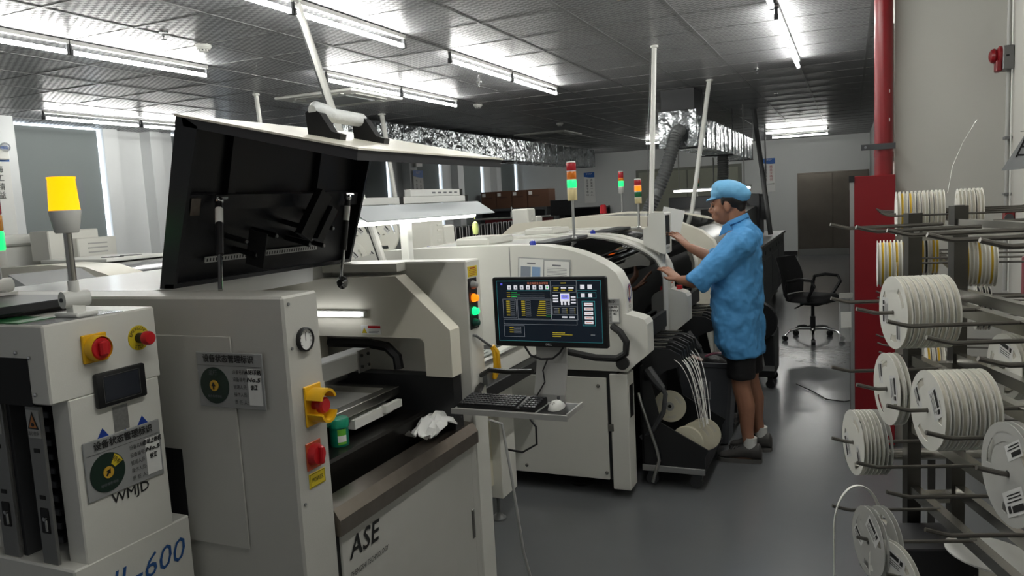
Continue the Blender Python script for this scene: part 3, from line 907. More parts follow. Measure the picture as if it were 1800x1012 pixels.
b = B(); rects(b, LFX(1.26, 1.2685, .0146), [(-.05, -.0315, .05, -.0308, 0, .0003), (-.05, .0308, .05, .0315, 0, .0003), (-.05, -.0315, -.0493, .0315, 0, .0003), (.0493, -.0315, .05, .0315, 0, .0003)]); part('screen_outline', b, M_MGREY, hm, smooth=0)
b = B(); rects(b, LFX(1.257, 1.190, 0), [(-.021, -.031, .021, .03, 0, .0006)])
part('foil_patch', b, mat('foil_patch', (150, 150, 148), .35, .6, var=.3, scale=120), Lo, smooth=0)
b = B()
for y in (1.205, 1.315):
    b.add([LFX(y, 1.165, .0006) @ Vector(p) for p in ((-.024, -.02, 0), (.024, -.02, 0), (0, .014, 0))], [(0, 1, 2)])
b.add([LFX(1.26, 1.165, .0006) @ Vector(p) for p in ((-.008, -.02, 0), (.012, -.02, 0), (0.006, -.004, 0))], [(0, 1, 2)])
part('blue_logo_peaks', b, mat('logo_blue', (20, 60, 150), .5), Lo, smooth=0)
text('WMJD', .034, M_INK, Lo, LFX(1.262, 1.003, .0003), bold=.0004, fit=.105)
text('JL-600', .085, mat('logo_blue2', (34, 82, 142), .5), Lo, LFX(1.285, .80, .0022), shear=.25, fit=.235)
status_sign(Lo, LFX(1.254, 1.088, .0008), .212, .140, ('自动上板机', 'No.5', '徐江'), lit=True)
# things on the loader
bt = thing('amber_beacon', 'lit amber beacon on a steel pole standing on the loader', 'beacon', (-1.655, 1.215, 1.44))
bx_, by_ = -1.655, 1.215
part('foot_plate', B().box(bx_ - .04, bx_ + .04, by_ - .028, by_ + .028, 1.442, 1.452, .003).box(bx_ - .012, bx_ + .012, by_ - .016, by_ + .016, 1.45, 1.475), M_PLAST, bt)
part('knuckle', B().cyl((bx_ - .006, by_ - .028, 1.482), (bx_ + .006, by_ + .028, 1.482), .0195, seg=20).cyl((bx_, by_, 1.49), (bx_, by_, 1.525), .012), M_PLAST, bt)
part('knuckle_screw', B().cyl((bx_ - .006, by_ - .031, 1.482), (bx_ - .006, by_ - .027, 1.482), .005), M_DGREY, bt)
part('pole', B().cyl((bx_, by_, 1.51), (bx_, by_, 1.64), .009), M_STEEL, bt)
part('lamp_base', B().lathe([(.023, 1.635), (.026, 1.638), (.0335, 1.680), (.0335, 1.687)], (bx_, by_, 0), (0, 0, 1), 24), M_PLAST, bt)
part('lamp_lens', B().lathe([(.0325, 1.687), (.0285, 1.757), (.0300, 1.760), (.0300, 1.763), (0, 1.764)], (bx_, by_, 0), (0, 0, 1), 24, cap=False), emi('amber_glow', (255, 160, 0), .42, (230, 140, 10)), bt, label='glowing amber lens')
def tower(name, label, x, y, z0, hp, r, segs, group='signal towers', base=None, bh=.0, pole=.009):
    """stack light: pole from z0, then segments (material, height) from the bottom up"""
    t = thing(name, label, 'signal light', (x, y, z0), group=group)
    part('pole', B().cyl((x, y, z0), (x, y, z0 + hp), pole, seg=10).lathe([(pole * 2, 0), (pole * 2, .01), (pole, .02)], (x, y, z0), (0, 0, 1), 10), M_ALU, t)
    z = z0 + hp
    for m, h in segs:
        part('light_segment', B().lathe([(r * .93, z), (r, z + .004), (r, z + h - .004), (r * .93, z + h)], (x, y, 0), (0, 0, 1), 18), m, t)
        z += h
    part('cap', B().lathe([(r * .93, z), (r * .9, z + .006), (r * .3, z + .009), (0, z + .009)], (x, y, 0), (0, 0, 1), 18, cap=False), M_PLAST, t)
    return t
S_RED = mat('segment_red', (160, 24, 34), .25)
S_AMB = mat('segment_amber', (206, 110, 22), .25)
S_GRN = mat('segment_green', (14, 96, 52), .25)
S_IVO = mat('segment_ivory', (206, 190, 140), .35)
S_WHT = M_PLAST
S_GON = emi('segment_green_lit', (30, 245, 110), .34)
S_AON = emi('segment_amber_lit', (255, 105, 10), .4)
tt = tower('signal_tower', 'signal tower with lit green segment at the left edge on the loader', -2.12, 1.34, 1.475, .075, .0265, [(S_WHT, .045), (S_GON, .052), (mat('segment_amber_dim', (214, 140, 24), .25), .044), (S_RED, .05), (S_WHT, .008)])
part('knuckle', B().cyl((-2.12, 1.31, 1.50), (-2.12, 1.37, 1.50), .02).box(-2.15, -2.09, 1.31, 1.37, 1.4735, 1.481), M_PLAST, tt)
pcb = mat('board_green', (30, 96, 50), .35, var=.6, scale=110)
t = thing('board_tray', 'black slotted tray lying on top of the loader at the left edge', 'tray', (-2.0, 1.25, 1.44))
part('tray_body', B().box(-2.3, -1.80, 1.12, 1.37, 1.452, 1.472, .003), mat('tray_dark', (40, 41, 44), .3, var=.2), t)
part('tray_feet', B().box(-2.28, -1.84, 1.14, 1.36, 1.4405, 1.452), M_BLACK, t, smooth=0)
solo('circuit_board', B().box(-1.86, -1.69, 1.098, 1.19, 1.4405, 1.443), pcb, 'thin green circuit panel at the front corner of the loader top', 'circuit board')
solo('plastic_film', B().box(-1.70, -1.605, 1.10, 1.30, 1.4403, 1.4415), clear('crinkled_film', (235, 235, 235), .3, .15, .2), 'crinkled clear film under the amber beacon', 'film')

# ================================================================== MIDDLE OF THE LINE
# ------------------------------------------------------------------ inspection table between printer and mounter
T = thing('inspection_conveyor', 'white legged inspection conveyor between printer and mounter', 'conveyor', (-1.9, 3.3, 0))
for y0, y1 in ((2.82, 2.90), (3.42, 3.60)):
    for x0, x1 in ((-2.3, -2.2), (-1.78, -1.63)):
        part('leg', B().box(x0, x1, y0, y1, .15, .80, .003), M_WHITE, T)
        part('leveling_foot', B().cyl(((x0 + x1) / 2, (y0 + y1) / 2, .03), ((x0 + x1) / 2, (y0 + y1) / 2, .15), .009).lathe([(.04, 0), (.04, .008), (.018, .025), (.01, .035)], ((x0 + x1) / 2, (y0 + y1) / 2, 0), (0, 0, 1), 18), M_MGREY, T)
part('leg_panel', B().box(-1.77, -1.68, 2.90, 3.42, .22, .80), M_IVORY, T, smooth=0)
part('apron', B().box(-2.35, -1.45, 2.66, 3.86, .80, .86, .004), M_BLACKM, T)
part('rail_beam', B().box(-1.60, -1.50, 2.66, 3.86, .86, .945, .004), M_WHITE, T)
part('rail_beam', B().box(-2.2, -2.1, 2.66, 3.86, .86, .945, .004), M_WHITE, T)
part('belt_edge', B().box(-1.52, -1.49, 2.66, 3.86, .945, .957), M_ALU, T, smooth=0)
b = B().box(-1.90, -1.53, 2.78, 3.25, .958, .963)
random.seed(11)
for i in range(70):
    x, y = random.uniform(-1.88, -1.56), random.uniform(2.8, 3.22)
    b.box(x, x + random.uniform(.008, .03), y, y + random.uniform(.008, .03), .963, .963 + random.uniform(.003, .012))
solo('circuit_pallet', b, mat('pallet_grey', (146, 152, 148), .35, .3, var=.3, scale=60), 'grey pallet of small parts on the inspection conveyor rail', 'pallet', smooth=0)
# hanging bench lamp over it, with cartons on top
X0 = -1.98
bl = thing('bench_lamp', 'white bench lamp with sloped reflector on a post behind the printer', 'lamp', (X0, 3.3, .86))
part('post', B().box(X0 - .022, X0 + .022, 3.20, 3.245, .861, 1.63, .003), M_PLAST, bl)
rp = [(X0 - .15, 1.605), (X0 - .05, 1.670), (X0 + .05, 1.670), (X0 + .15, 1.605), (X0 + .15, 1.600), (X0 + .045, 1.662), (X0 - .045, 1.662), (X0 - .15, 1.600)]
part('reflector', B().prism(rp, 'y', 2.68, 3.93).box(X0 - .03, X0 + .03, 2.7, 3.92, 1.630, 1.670), mat('reflector_white', (200, 205, 208), .4, var=.03), bl, smooth=0)
for dx in (-.045, .045):
    part('tube', B().cyl((X0 + dx, 2.74, 1.594), (X0 + dx, 3.88, 1.594), .013), emi('bench_glow', (255, 253, 246), 2.0), bl, label='glowing white tube')
    part('tube_holder', B().box(X0 + dx - .014, X0 + dx + .014, 2.715, 2.74, 1.600, 1.660).box(X0 + dx - .014, X0 + dx + .014, 3.88, 3.905, 1.600, 1.660), M_PLAST, bl, smooth=0)
part('hanging_tag', B().cyl((X0 + .06, 3.86, 1.57), (X0 + .06, 3.86, 1.615), .002, seg=6).lathe([(0, 0), (.013, .008), (.018, .035), (.014, .07), (0, .08)], (X0 + .06, 3.86, 1.48), (0, 0, 1), 12), mat('lime_white', (212, 224, 140), .4), bl, label='lime and white hanging switch')
for i, (y0, y1, z0, lab) in enumerate(((2.72, 3.16, 1.672, 'longest white tube carton at left on the bench lamp'), (3.15, 3.84, 1.672, 'lower white tube carton lying on the bench lamp'), (3.26, 3.78, 1.707, 'upper white tube carton lying on the bench lamp'))):
    c = thing('tube_carton', lab, 'carton', (X0, (y0 + y1) / 2, z0), group='tube cartons on the bench lamp')
    part('carton_body', B().box(X0 - .018, X0 + .018, y0, y1, z0, z0 + .034, .002), M_PAPER, c, smooth=0)
    part('carton_end', B().box(X0 - .019, X0 + .019, y1 - .004, y1 + .028, z0 - .0, z0 + .035), M_BLACK, c, smooth=0)
    if i == 2:
        b = B(); rects(b, frame((X0 + .018, (y0 + y1) / 2, z0 + .017), (0, 1, 0), (0, 0, 1)), [(-.05 + .06 * q, -.004, -.05 + .06 * q + .035, .004, 0, .0006) for q in range(5)]); part('carton_print', b, M_PGREY, c, smooth=0)

# ------------------------------------------------------------------ monitor on its arm, keyboard tray
MY = 3.1
SZ = .76     # the monitor set is drawn on a 0.53 m grid and built at its real size
def sized(old): return Matrix.Scale(SZ, 4) @ Matrix.Translation(-Vector(old))
mo = thing('monitor', 'black desktop monitor showing a dark control screen', 'monitor', (-.912, 2.356, 1.08), fr=sized((-1.2, MY, .9)))
part('bezel', B().box(-1.475, -.945, MY, MY + .03, 1.012, 1.322, .006), M_BLACK, mo)
MS = frame((-1.21, MY - .0005, 1.172), (1, 0, 0), (0, 0, 1))
W2, H2 = .243, .135
E_BG = emi('screen_navy', (10, 20, 30), 0.170, (6, 8, 12), .2)
E_W = emi('screen_white', (215, 215, 222), 0.153)
E_T = emi('screen_teal', (50, 130, 135), 0.136)
E_G = emi('screen_grey', (130, 135, 140), 0.119)
E_Y = emi('screen_yellow', (170, 150, 40), 0.119)
E_GR = emi('screen_green', (40, 190, 80), 0.136)
E_O = emi('screen_orange', (190, 110, 80), 0.136)
E_B = emi('screen_blue', (90, 90, 210), 0.153)
b = B()
def sx(v): return (v - .5) * 2 * W2
def sy(v): return (.5 - v) * 2 * H2
it = [(sx(0), sy(1), sx(1), sy(0), 0, .0)]
def R4(x0, y0, x1, y1, k, l=.0006): it.append((sx(x0), sy(y1), sx(x1), sy(y0), k, l))
def outline(x0, y0, x1, y1, k, t=.004, l=.0008):
    R4(x0, y0, x1, y0 + t * 1.6, k, l); R4(x0, y1 - t * 1.6, x1, y1, k, l); R4(x0, y0, x0 + t, y1, k, l); R4(x1 - t, y0, x1, y1, k, l)
outline(.0, .0, 1, 1, 2, .003)
R4(.04, .04, .06, .07, 7)
for i in range(7): R4(.11 + .062 * i, .075, .145 + .062 * i, .145, 1); R4(.12 + .062 * i, .095, .135 + .062 * i, .125, 5 if i == 6 else 3, .0008)
for i in range(2): R4(.81 + .068 * i, .07, .85 + .068 * i, .14, 1); R4(.815 + .068 * i, .21, .85 + .068 * i, .27, 1)
R4(.1, .16, .53, .166, 2); R4(.78, .16, .96, .166, 2); outline(.78, .195, .955, .285, 2)
for i in range(3): R4(.14, .2 + .035 * i, .47, .203 + .035 * i, 3); R4(.10, .19 + .035 * i, .135, .2 + .035 * i, 4); R4(.145, .19 + .035 * i, .2 + .03 * (i == 1), .199 + .035 * i, 5)
outline(.055, .3, .19, .62, 3, .003); outline(.2, .3, .53, .63, 3, .003); outline(.055, .64, .77, .72, 3, .003); outline(.055, .74, .26, .93, 3, .003)
for i in range(8):
    R4(.09, .33 + .033 * i, .125, .345 + .033 * i, 4); outline(.13, .328 + .033 * i, .175, .352 + .033 * i, 3, .0015)
    R4(.24, .33 + .033 * i, .275, .345 + .033 * i, 4); outline(.28, .328 + .033 * i, .33, .352 + .033 * i, 3, .0015)
    R4(.42 - .005 * i, .33 + .033 * i, .475, .345 + .033 * i, 4); outline(.48, .328 + .033 * i, .525, .352 + .033 * i, 5 if i > 6 else 3, .0015)
for i in range(3): R4(.11, .775 + .035 * i, .15, .79 + .035 * i, 4); outline(.155, .77 + .035 * i, .225, .797 + .035 * i, 3, .002)
outline(.82, .33, .94, .73, 2)
for i in range(5): R4(.84, .36 + .072 * i, .92, .41 + .072 * i, 1); R4(.85, .38 + .072 * i, .91, .39 + .072 * i, 6, .0008)
R4(.53, .0, .78, .64, 0, .001); outline(.53, .0, .78, .64, 3, .004, .0012)
def q(x0, y0, x1, y1, k): R4(x0, y0, x1, y1, k, .0014)
q(.63, .035, .68, .05, 4); outline(.545, .085, .77, .19, 3, .002, .0014)
for i in range(3): q(.56 + .07 * i, .11, .61 + .07 * i, .13, 4 if i == 0 else 1); q(.56 + .07 * i, .15, .6 + .07 * i, .165, 4)
q(.62, .21, .71, .34, 1); q(.63, .23, .70, .3, 7); q(.64, .24, .69, .285, 3)
for i in range(3): q(.55, .235 + .045 * i, .6, .26 + .045 * i, 1); q(.72, .255 + .045 * i, .765, .28 + .045 * i, 1); q(.625 + .032 * i, .34, .643 + .032 * i, .395, 1)
outline(.54, .42, .775, .55, 3, .002, .0014)
for i in range(4):
    for k2 in range(3): q(.555 + .075 * k2, .45 + .024 * i, .6 + .075 * k2, .458 + .024 * i, 3); q(.6 + .075 * k2, .45 + .024 * i, .607 + .075 * k2, .462 + .024 * i, 4)
q(.63, .58, .68, .605, 1); q(.7, .58, .75, .605, 1)
for i in range(3): R4(.53, .845 + .03 * i, .65 - .04 * (i == 2) + .07 * (i == 1), .857 + .03 * i, 4)
R4(.89, .87, .93, .88, 3)
rects(b, MS, it)
sc = part('screen', b, [E_BG, E_W, E_T, E_G, E_Y, E_GR, E_O, E_B], mo, label='lit dark blue control screen', smooth=0)
text('科立电视全自动锡膏', .011, E_O, mo, MS @ Matrix.Translation((sx(.41), sy(.045), .001)))
text('DELL', .013, mat('logo_silver', (200, 200, 200), .3), mo, frame((-1.215, MY - .0003, 1.024), (1, 0, 0), (0, 0, 1)), bold=.0004)
part('stand_plate', B().prism([(MY + .03, 1.16), (MY + .04, 1.16), (MY + .04, .93), (MY - .005, .80), (MY - .005, .768), (MY - .015, .768), (MY - .015, .803), (MY + .03, .935)], 'x', -1.29, -1.145), M_LGREY, mo, smooth=0)
part('cable', B().tube([(-1.33, MY + .0, 1.012), (-1.30, MY - .01, .975), (-1.255, MY - .0, .957), (-1.20, MY - .0, .962), (-1.165, MY - .0, .99), (-1.15, MY + .0, 1.012)], .005, 6).tube([(-1.225, MY + .0, .958), (-1.245, MY - .012, .91), (-1.235, MY - .02, .86), (-1.27, MY - .035, .80)], .0035, 6), M_BLACK, mo)
KZ = .765
tr = thing('keyboard_tray', 'light grey keyboard tray on an arm below the monitor', 'tray', (-1.011, 2.28, .958), fr=sized((-1.33, 3.0, .74)))
part('tray_plate', B().box(-1.61, -1.07, 2.90, 3.11, KZ - .012, KZ, .003).box(-1.61, -1.07, 2.894, 2.902, KZ - .02, KZ + .004).box(-1.076, -1.068, 2.9, 3.10, KZ - .012, KZ + .01), M_LGREY, tr)
part('tray_arm', B().tube([(-1.642, 3.26, .78), (-1.62, 3.18, .77), (-1.56, 3.10, .745), (-1.45, 3.08, .74), (-1.3, 3.05, .735)], .018), M_BLACK, tr)
part('stand_arm', B().tube([(-1.642, 3.27, .83), (-1.56, 3.2, .875), (-1.45, 3.16, .88), (-1.30, 3.10, .90)], .012), M_BLACK, tr)
part('mouse_mat', B().box(-1.215, -1.085, 2.92, 3.09, KZ, KZ + .002), M_BLACK, tr, smooth=0)
kb = thing('keyboard', 'black keyboard on the grey tray below the monitor', 'keyboard', (-1.064, 2.28, .9774), fr=sized((-1.40, 3.0, KZ)))
part('keyboard_body', B().prism([(2.925, KZ + .001), (3.075, KZ + .001), (3.075, KZ + .028), (2.925, KZ + .014)], 'x', -1.595, -1.225), M_BLACK, kb)
ky = mat('key_dark', (52, 53, 56), .4, var=.1)
kbm = mesh_of('key', B().box(-.0078 * SZ, .0078 * SZ, -.0078 * SZ, .0078 * SZ, 0, .006 * SZ, .0012), ky)
sl = math.atan2(.014, .15)
for r_ in range(6):
    for c_ in range(20):
        if c_ in (15,) or (r_ == 0 and 4 <= c_ <= 8 and c_ != 6):
            continue
        o = bpy.data.objects.new('key', kbm)
        COL.objects.link(o)
        o.parent = kb
        y = 2.94 + r_ * .0235
        o.location = (Vector((-1.583 + c_ * .0182, y, KZ + .0145 + (y - 2.925) * .0933)) - Vector((-1.40, 3.0, KZ))) * SZ
        o.rotation_euler = (sl, 0, 0)
        if r_ == 0 and c_ == 6:
            o.scale = (5.5, 1, 1)
ms = thing('computer_mouse', 'white computer mouse on the black mat by the keyboard', 'mouse', (-.878, 2.28, .9789), fr=sized((-1.155, 3.0, KZ + .002)))
mp_ = [(.0, .024), (.012, .030), (.035, .033), (.06, .030), (.085, .026), (.1, .018)]
rings = []
for t_, w_ in ((0, .006), (.012, .024), (.04, .031), (.075, .030), (.1, .026), (.113, .010)):
    h_ = .010 + .030 * math.sin(math.pi * (t_ / .113) ** .8)
    rings.append([Vector((-1.155 + w_ * math.cos(R(a)), 2.945 + t_, KZ + .003 + max(0, h_ * math.sin(R(a))))) for a in range(0, 360, 24)])
part('mouse_shell', B().loft(rings), M_PLAST, ms, smooth=60)
part('scroll_wheel', B().cyl((-1.159, 3.03, KZ + .04), (-1.151, 3.03, KZ + .04), .008), M_DGREY, ms)
text('hp', .022, M_INK, ms, frame((-1.155, 2.962, KZ + .0325), (1, 0, 0), (0, .82, .57)), lift=.006)

# ------------------------------------------------------------------ chip mounters
PRO = [(-1.10, 1.035), (-1.10, 1.13), (-1.112, 1.185), (-1.145, 1.25), (-1.20, 1.292), (-1.278, 1.334), (-1.36, 1.365), (-1.45, 1.39), (-1.55, 1.405), (-1.70, 1.412), (-2.0, 1.412), (-2.6, 1.40), (-2.9, 1.34), (-3.05, 1.2), (-3.08, 1.0)]
def shift(p, dx, dz): return [(x + dx, z + dz) for x, z in p]
M_LOGOB = mat('gear_blue', (40, 60, 140), .5)
def mounter(label, y0, y1, rear):
    m = thing('chip_mounter', label, 'machine', (-2.0, (y0 + y1) / 2, 0), group='chip mounters in the line')
    fr = [(-1.10, .715)] + PRO + [(-3.08, .715)]
    for a, c in ((y0, y0 + .15), (y1 - .12, y1)):
        bb = B()
        r1 = [Vector((x, a, z)) for x, z in fr]
        r2 = [Vector((x, c, z)) for x, z in fr]
        bb.loft([r1, r2])
        part('side_frame', bb, M_WHITE, m, smooth=40)
    # deck between the frames, behind the cover
    dk = [(x, z - .012) for x, z in PRO if x < -1.6]
    part('top_deck', B().prism(dk + [(-3.06, .72), (-1.7, .72)], 'y', y0 + .15, y1 - .12), M_DECK, m, smooth=40)
    cv = [(x - .006, z - .010) for x, z in PRO if x > -1.66]
    cv = [(-1.106, .80)] + cv
    inner = [(x - .012, z - .012) for x, z in cv][::-1]
    part('tinted_cover', B().prism(cv + inner, 'y', y0 + .15, y1 - .12), M_GLASSD, m, label='dark tinted curved safety cover', smooth=40)
    part('cover_edge', B().prism([(-1.098, .79), (-1.098, .81), (-1.13, .81), (-1.13, .79)], 'y', y0 + .15, y1 - .12).prism([(-1.60, 1.400), (-1.60, 1.414), (-1.70, 1.418), (-1.70, 1.400)], 'y', y0 + .15, y1 - .12), M_DGREY, m, smooth=0)
    cg = [(x, z) for x, z in cv if -1.30 < x < -1.2]
    part('cover_rib', B().tube([(-1.30, y0 + .16, 1.322), (-1.275, y0 + .35, 1.335), (-1.275, y1 - .3, 1.335), (-1.30, y1 - .13, 1.322)], .008), M_GLASSD, m)
    part('inner_bed', B().box(-1.65, -1.16, y0 + .15, y1 - .12, .72, .80), M_BLACKM, m, smooth=0)
    part('inner_head', B().box(-1.55, -1.30, y0 + .4, y0 + .62, .95, 1.25, .01).box(-1.5, -1.42, y0 + .15, y1 - .12, 1.05, 1.12), M_DGREY, m)
    part('inner_back', B().box(-1.70, -1.66, y0 + .15, y1 - .12, .72, 1.39), M_LGREY, m, smooth=0)
    # base
    part('base_frame', B().box(-3.0, -1.16, y0 + .012, y1 - .01, .10, .715), M_BLACKM, m, smooth=0)
    part('base_panel', B().box(-2.4, -1.225, y0, y0 + .014, .10, .675, .003), M_WHITE, m)
    part('corner_post', B().box(-1.205, -1.105, y0 - .002, y0 + .13, .05, .70, .004), M_WHITE, m)
    part('corner_post', B().box(-1.205, -1.115, y1 - .12, y1 - .01, .05, .70, .004), M_WHITE, m)
    part('post_window', B().box(-1.1055, -1.1035, y0 + .035, y0 + .105, .45, .63, .001), M_BLACK, m, smooth=0)
    part('door_latch', B().box(-1.222, -1.19, y0 - .006, y0 + .003, .38, .42), M_STEEL, m, smooth=0)
    for x, z in ((-1.27, .63), (-1.24, .14), (-1.72, .14)):
        part('panel_screw', B().lathe([(.010, 0), (.010, .004), (.006, .006), (0, .006)], (x, y0, z), (0, -1, 0), 12), M_STEEL, m)
    for x, z in ((-1.52, .50), (-1.52, .44), (-1.73, .50)):
        part('panel_hole', B().cyl((x, y0 - .001, z), (x, y0 + .001, z), .006, seg=8), M_DARK, m)
    for x in (-1.45, -2.6):
        for y in (y0 + .18, y1 - .18):
            part('machine_foot', B().lathe([(.07, 0), (.07, .02), (.03, .04), (.03, .10)], (x, y, 0), (0, 0, 1), 18), M_RUB, m)
    # corner control box
    cb = [(-1.12, 1.035), (-1.03, 1.012), (-1.0, 1.0), (-.985, .975), (-.985, .815), (-1.105, .715), (-1.12, .715)]
    part('corner_box', B().prism(cb, 'y', y0 - .004, y0 + .13), M_WHITE, m, smooth=30)
    # stop line
    part('seam_line', B().box(-1.762, -1.758, y0 - .0012, y0 + .001, .73, 1.405), M_MGREY, m, smooth=0)
    # deck details
    part('deck_vent', B().box(-2.25, -2.02, y0 + .28, y0 + .66, 1.40, 1.445, .01).box(-2.22, -2.05, y0 + .31, y0 + .55, 1.443, 1.452, .003), M_WHITE, m)
    part('vent_slots', B().box(-2.2, -2.1, y0 + .575, y0 + .60, 1.444, 1.447).box(-2.2, -2.1, y0 + .615, y0 + .63, 1.444, 1.447), M_DARK, m, smooth=0)
    for x, y in ((-1.64, y0 + .06), (-2.85, y1 - .06)):
        part('blue_cap_lamp', B().lathe([(.018, 0), (.018, .012), (.013, .024), (0, .028)], (x, y, 1.408 if x > -2 else 1.34), (0, 0, 1), 14), mat('cap_blue', (30, 50, 160), .25), m, label='small blue cap')
    # rear operator console
    if rear:
        rear_console(m, y0 + .16)
    return m
def rear_console(m, y):
    part('rear_console', B().box(-3.16, -2.98, y, y + .20, 1.30, 1.585, .012), M_WHITE, m)
    part('console_side_box', B().box(-3.12, -2.97, y + .20, y + .37, 1.30, 1.50, .012), M_WHITE, m)
    for i in range(4):
        part('console_vent', B().box(-2.981, -2.974, y + .09, y + .17, 1.38 + .04 * i, 1.395 + .04 * i, .002), M_WHITE, m, smooth=0)
m1 = mounter('white chip mounter nearest the monitor, its control box bare', 3.95, 5.0, False)
LF = lambda y, z, dx=0.0: frame((-1.10 + dx, y, z), (0, 1, 0), (0, 0, 1))
# gear emblem and lettering on the near frame
gb = B()
for i in range(14):
    a0, a1 = R(i * 360 / 14), R(i * 360 / 14 + 15)
    gb.add([LF(4.035, 1.135, .001) @ Vector((r_ * .8 * math.cos(a), r_ * math.sin(a), 0)) for r_, a in ((.040, a0), (.052, a0), (.052, a1), (.040, a1))], [(0, 1, 2, 3)])
gb.lathe([(.033, 0), (.042, 0)], LF(4.035, 1.135, .001).translation, (1, 0, 0), 28, cap=False)
part('gear_emblem', gb, M_LOGOB, m1, smooth=0)
gb = B()
Mf = LF(4.035, 1.135, .0018)
for pl in (((-.007, -.05), (.007, -.05), (.007, .01), (-.007, .01)), ((-.007, .0), (.004, .0), (.02, .04), (.010, .045)), ((.007, .0), (-.004, .0), (-.02, .04), (-.010, .045)), ((-.016, -.055), (-.006, -.055), (.004, -.02), (-.004, -.02)), ((.016, -.055), (.006, -.055), (-.004, -.02), (.004, -.02))):
    gb.add([Mf @ Vector((x * .8, y, 0)) for x, y in pl], [(0, 1, 2, 3)])
part('red_figure', gb, M_RED, m1, smooth=0)
text('VSD', .028, M_PGREY, m1, LF(4.035, 1.06, .0005))
text('亚 三 技 术', .016, M_PGREY, m1, LF(4.035, 1.035, .0005), fit=.10)
status_sign(m1, frame((-1.225, 3.9465, 1.045), (1, 0, 0), (0, 0, 1)), .19, .135, ('贴片机1', 'No.5', '徐江'))
wt = B(); Mf = frame((-1.1045, 3.98, .76), (0, 1, 0), (0, 0, 1))
# printed sheets in a clear sleeve on the mounter side
sh = thing('document_sleeve', 'clear sleeve of printed sheets stuck on the mounter behind the monitor', 'document', (-1.55, 3.945, 1.18))
Md = frame((-1.555, 3.946, 1.275), (1, 0, -.07), (.07, 0, 1))
part('sleeve', B().box(-.155, .155, -.12, .062, 0, .002, 0, 1, Md), M_CLEAR, sh, smooth=0)
b = B(); rects(b, Md, [(-.148, -.118, -.003, .056, 0, .0025), (.003, -.118, .148, .05, 0, .0025), (-.138, -.05, -.078, .012, 1, .003), (-.07, -.05, -.02, .012, 2, .003), (-.10, .026, -.05, .034, 3, .003), (.05, .022, .10, .03, 3, .003)] + [(.02, .008 - .008 * i, .135, .010 - .008 * i, 3, .003) for i in range(8)])
part('printed_sheets', b, [M_PAPER, mat('photo_grey', (130, 138, 150), .5), mat('photo_blue', (130, 160, 196), .5), M_PGREY], sh, smooth=0)
# black hose loop with round end on the side
solo('vacuum_hose', B().tube([(-1.17, 3.93, .965), (-1.12, 3.90, .94), (-1.085, 3.89, .89), (-1.09, 3.885, .83), (-1.14, 3.885, .80), (-1.26, 3.89, .80), (-1.45, 3.905, .83), (-1.62, 3.925, .82)], .019, 10).lathe([(.035, -.012), (.035, .012), (.015, .016), (.015, .008)], (-1.11, 3.89, .775), (0, 1, 0), 18), M_RUB,
     'thick black hose looping against the mounter side below the monitor', 'hose')
m2 = mounter('second white chip mounter in front of the worker, red button on its corner box', 5.06, 6.1, True)
part('red_push_button', B().cyl((-1.05, 5.12, 1.02), (-1.05, 5.12, 1.045), .02), M_RED, m2)
part('corner_sticker', B().box(-1.098, -1.0965, 5.08, 5.14, 1.04, 1.14), M_PAPER, m2, smooth=0)
b = B(); rects(b, frame((-1.0965, 5.11, 1.09), (0, 1, 0), (0, 0, 1)), [(-.025, .03 - .02 * i, .025, .04 - .02 * i, 0, .0006) for i in range(4)]); part('sticker_print', b, mat('orange_print', (200, 110, 70), .6), m2, smooth=0)
# front operator console (the box the worker touches)
oc = thing('operator_console', 'white boxy operator console touched by the worker', 'console', (-1.17, 5.0, 1.22))
part('console_shell', B().prism([(-1.20, 1.525), (-1.18, 1.54), (-1.10, 1.54), (-1.09, 1.53), (-1.09, 1.275), (-1.10, 1.268), (-1.14, 1.285), (-1.235, 1.335), (-1.235, 1.44), (-1.20, 1.45)], 'y', 4.92, 5.10), M_WHITE, oc, smooth=30)
part('console_screen', B().box(-1.0905, -1.0885, 4.93, 5.05, 1.33, 1.52, .001), mat('console_glass', (40, 42, 46), .12), oc, smooth=0)
part('console_keys', B().box(-1.0905, -1.0885, 4.94, 5.04, 1.30, 1.315), M_LGREY, oc, smooth=0)
part('console_arm', B().box(-1.16, -1.12, 5.005, 5.055, 1.15, 1.30, .008), M_WHITE, oc)
# a paper leaning behind the console
solo('notice_sheet', B().cbox((-1.20, 5.62, 1.44), (.16, .002, .22), rot=Matrix.Rotation(R(14), 3, 'Y')), M_PAPER, 'white printed sheet standing behind the operator console', 'paper')

# third, larger arched machine
M3 = thing('inspection_machine', 'beige arched machine beyond the worker in front of the oven', 'machine', (-2.0, 7.1, 0))
pr3 = [(-1.0, .6), (-1.0, 1.18), (-1.03, 1.26), (-1.12, 1.34), (-1.3, 1.42), (-1.6, 1.48), (-2.1, 1.5), (-2.8, 1.46), (-3.0, 1.3), (-3.0, .6)]
for a, c in ((6.4, 6.52), (7.65, 7.8)):
    part('side_frame', B().prism(pr3, 'y', a, c), M_CREAM, M3, smooth=40)
p3 = [(x - .012 if x > -2 else x + .012, z - .015) for x, z in pr3]
part('top_cover', B().prism(p3, 'y', 6.52, 7.65), mat('machine_grey_cover', (150, 150, 146), .25, var=.05), M3, smooth=40)
part('glass_strip', B().prism([(-1.2, 1.385), (-1.5, 1.457), (-1.5, 1.447), (-1.2, 1.37)], 'y', 6.56, 7.6), M_GLASSD, M3, smooth=0)
part('base', B().box(-2.95, -1.06, 6.4, 7.8, .08, .62, .01), M_WHITE, M3)
part('front_door', B().box(-1.06, -1.045, 6.5, 7.1, .12, .58, .003), M_LGREY, M3, smooth=0)
rear_console(M3, 7.2)
for x in (-1.2, -2.8):
    for y in (6.55, 7.65):
        part('machine_foot', B().cyl((x, y, 0), (x, y, .08), .05), M_RUB, M3)

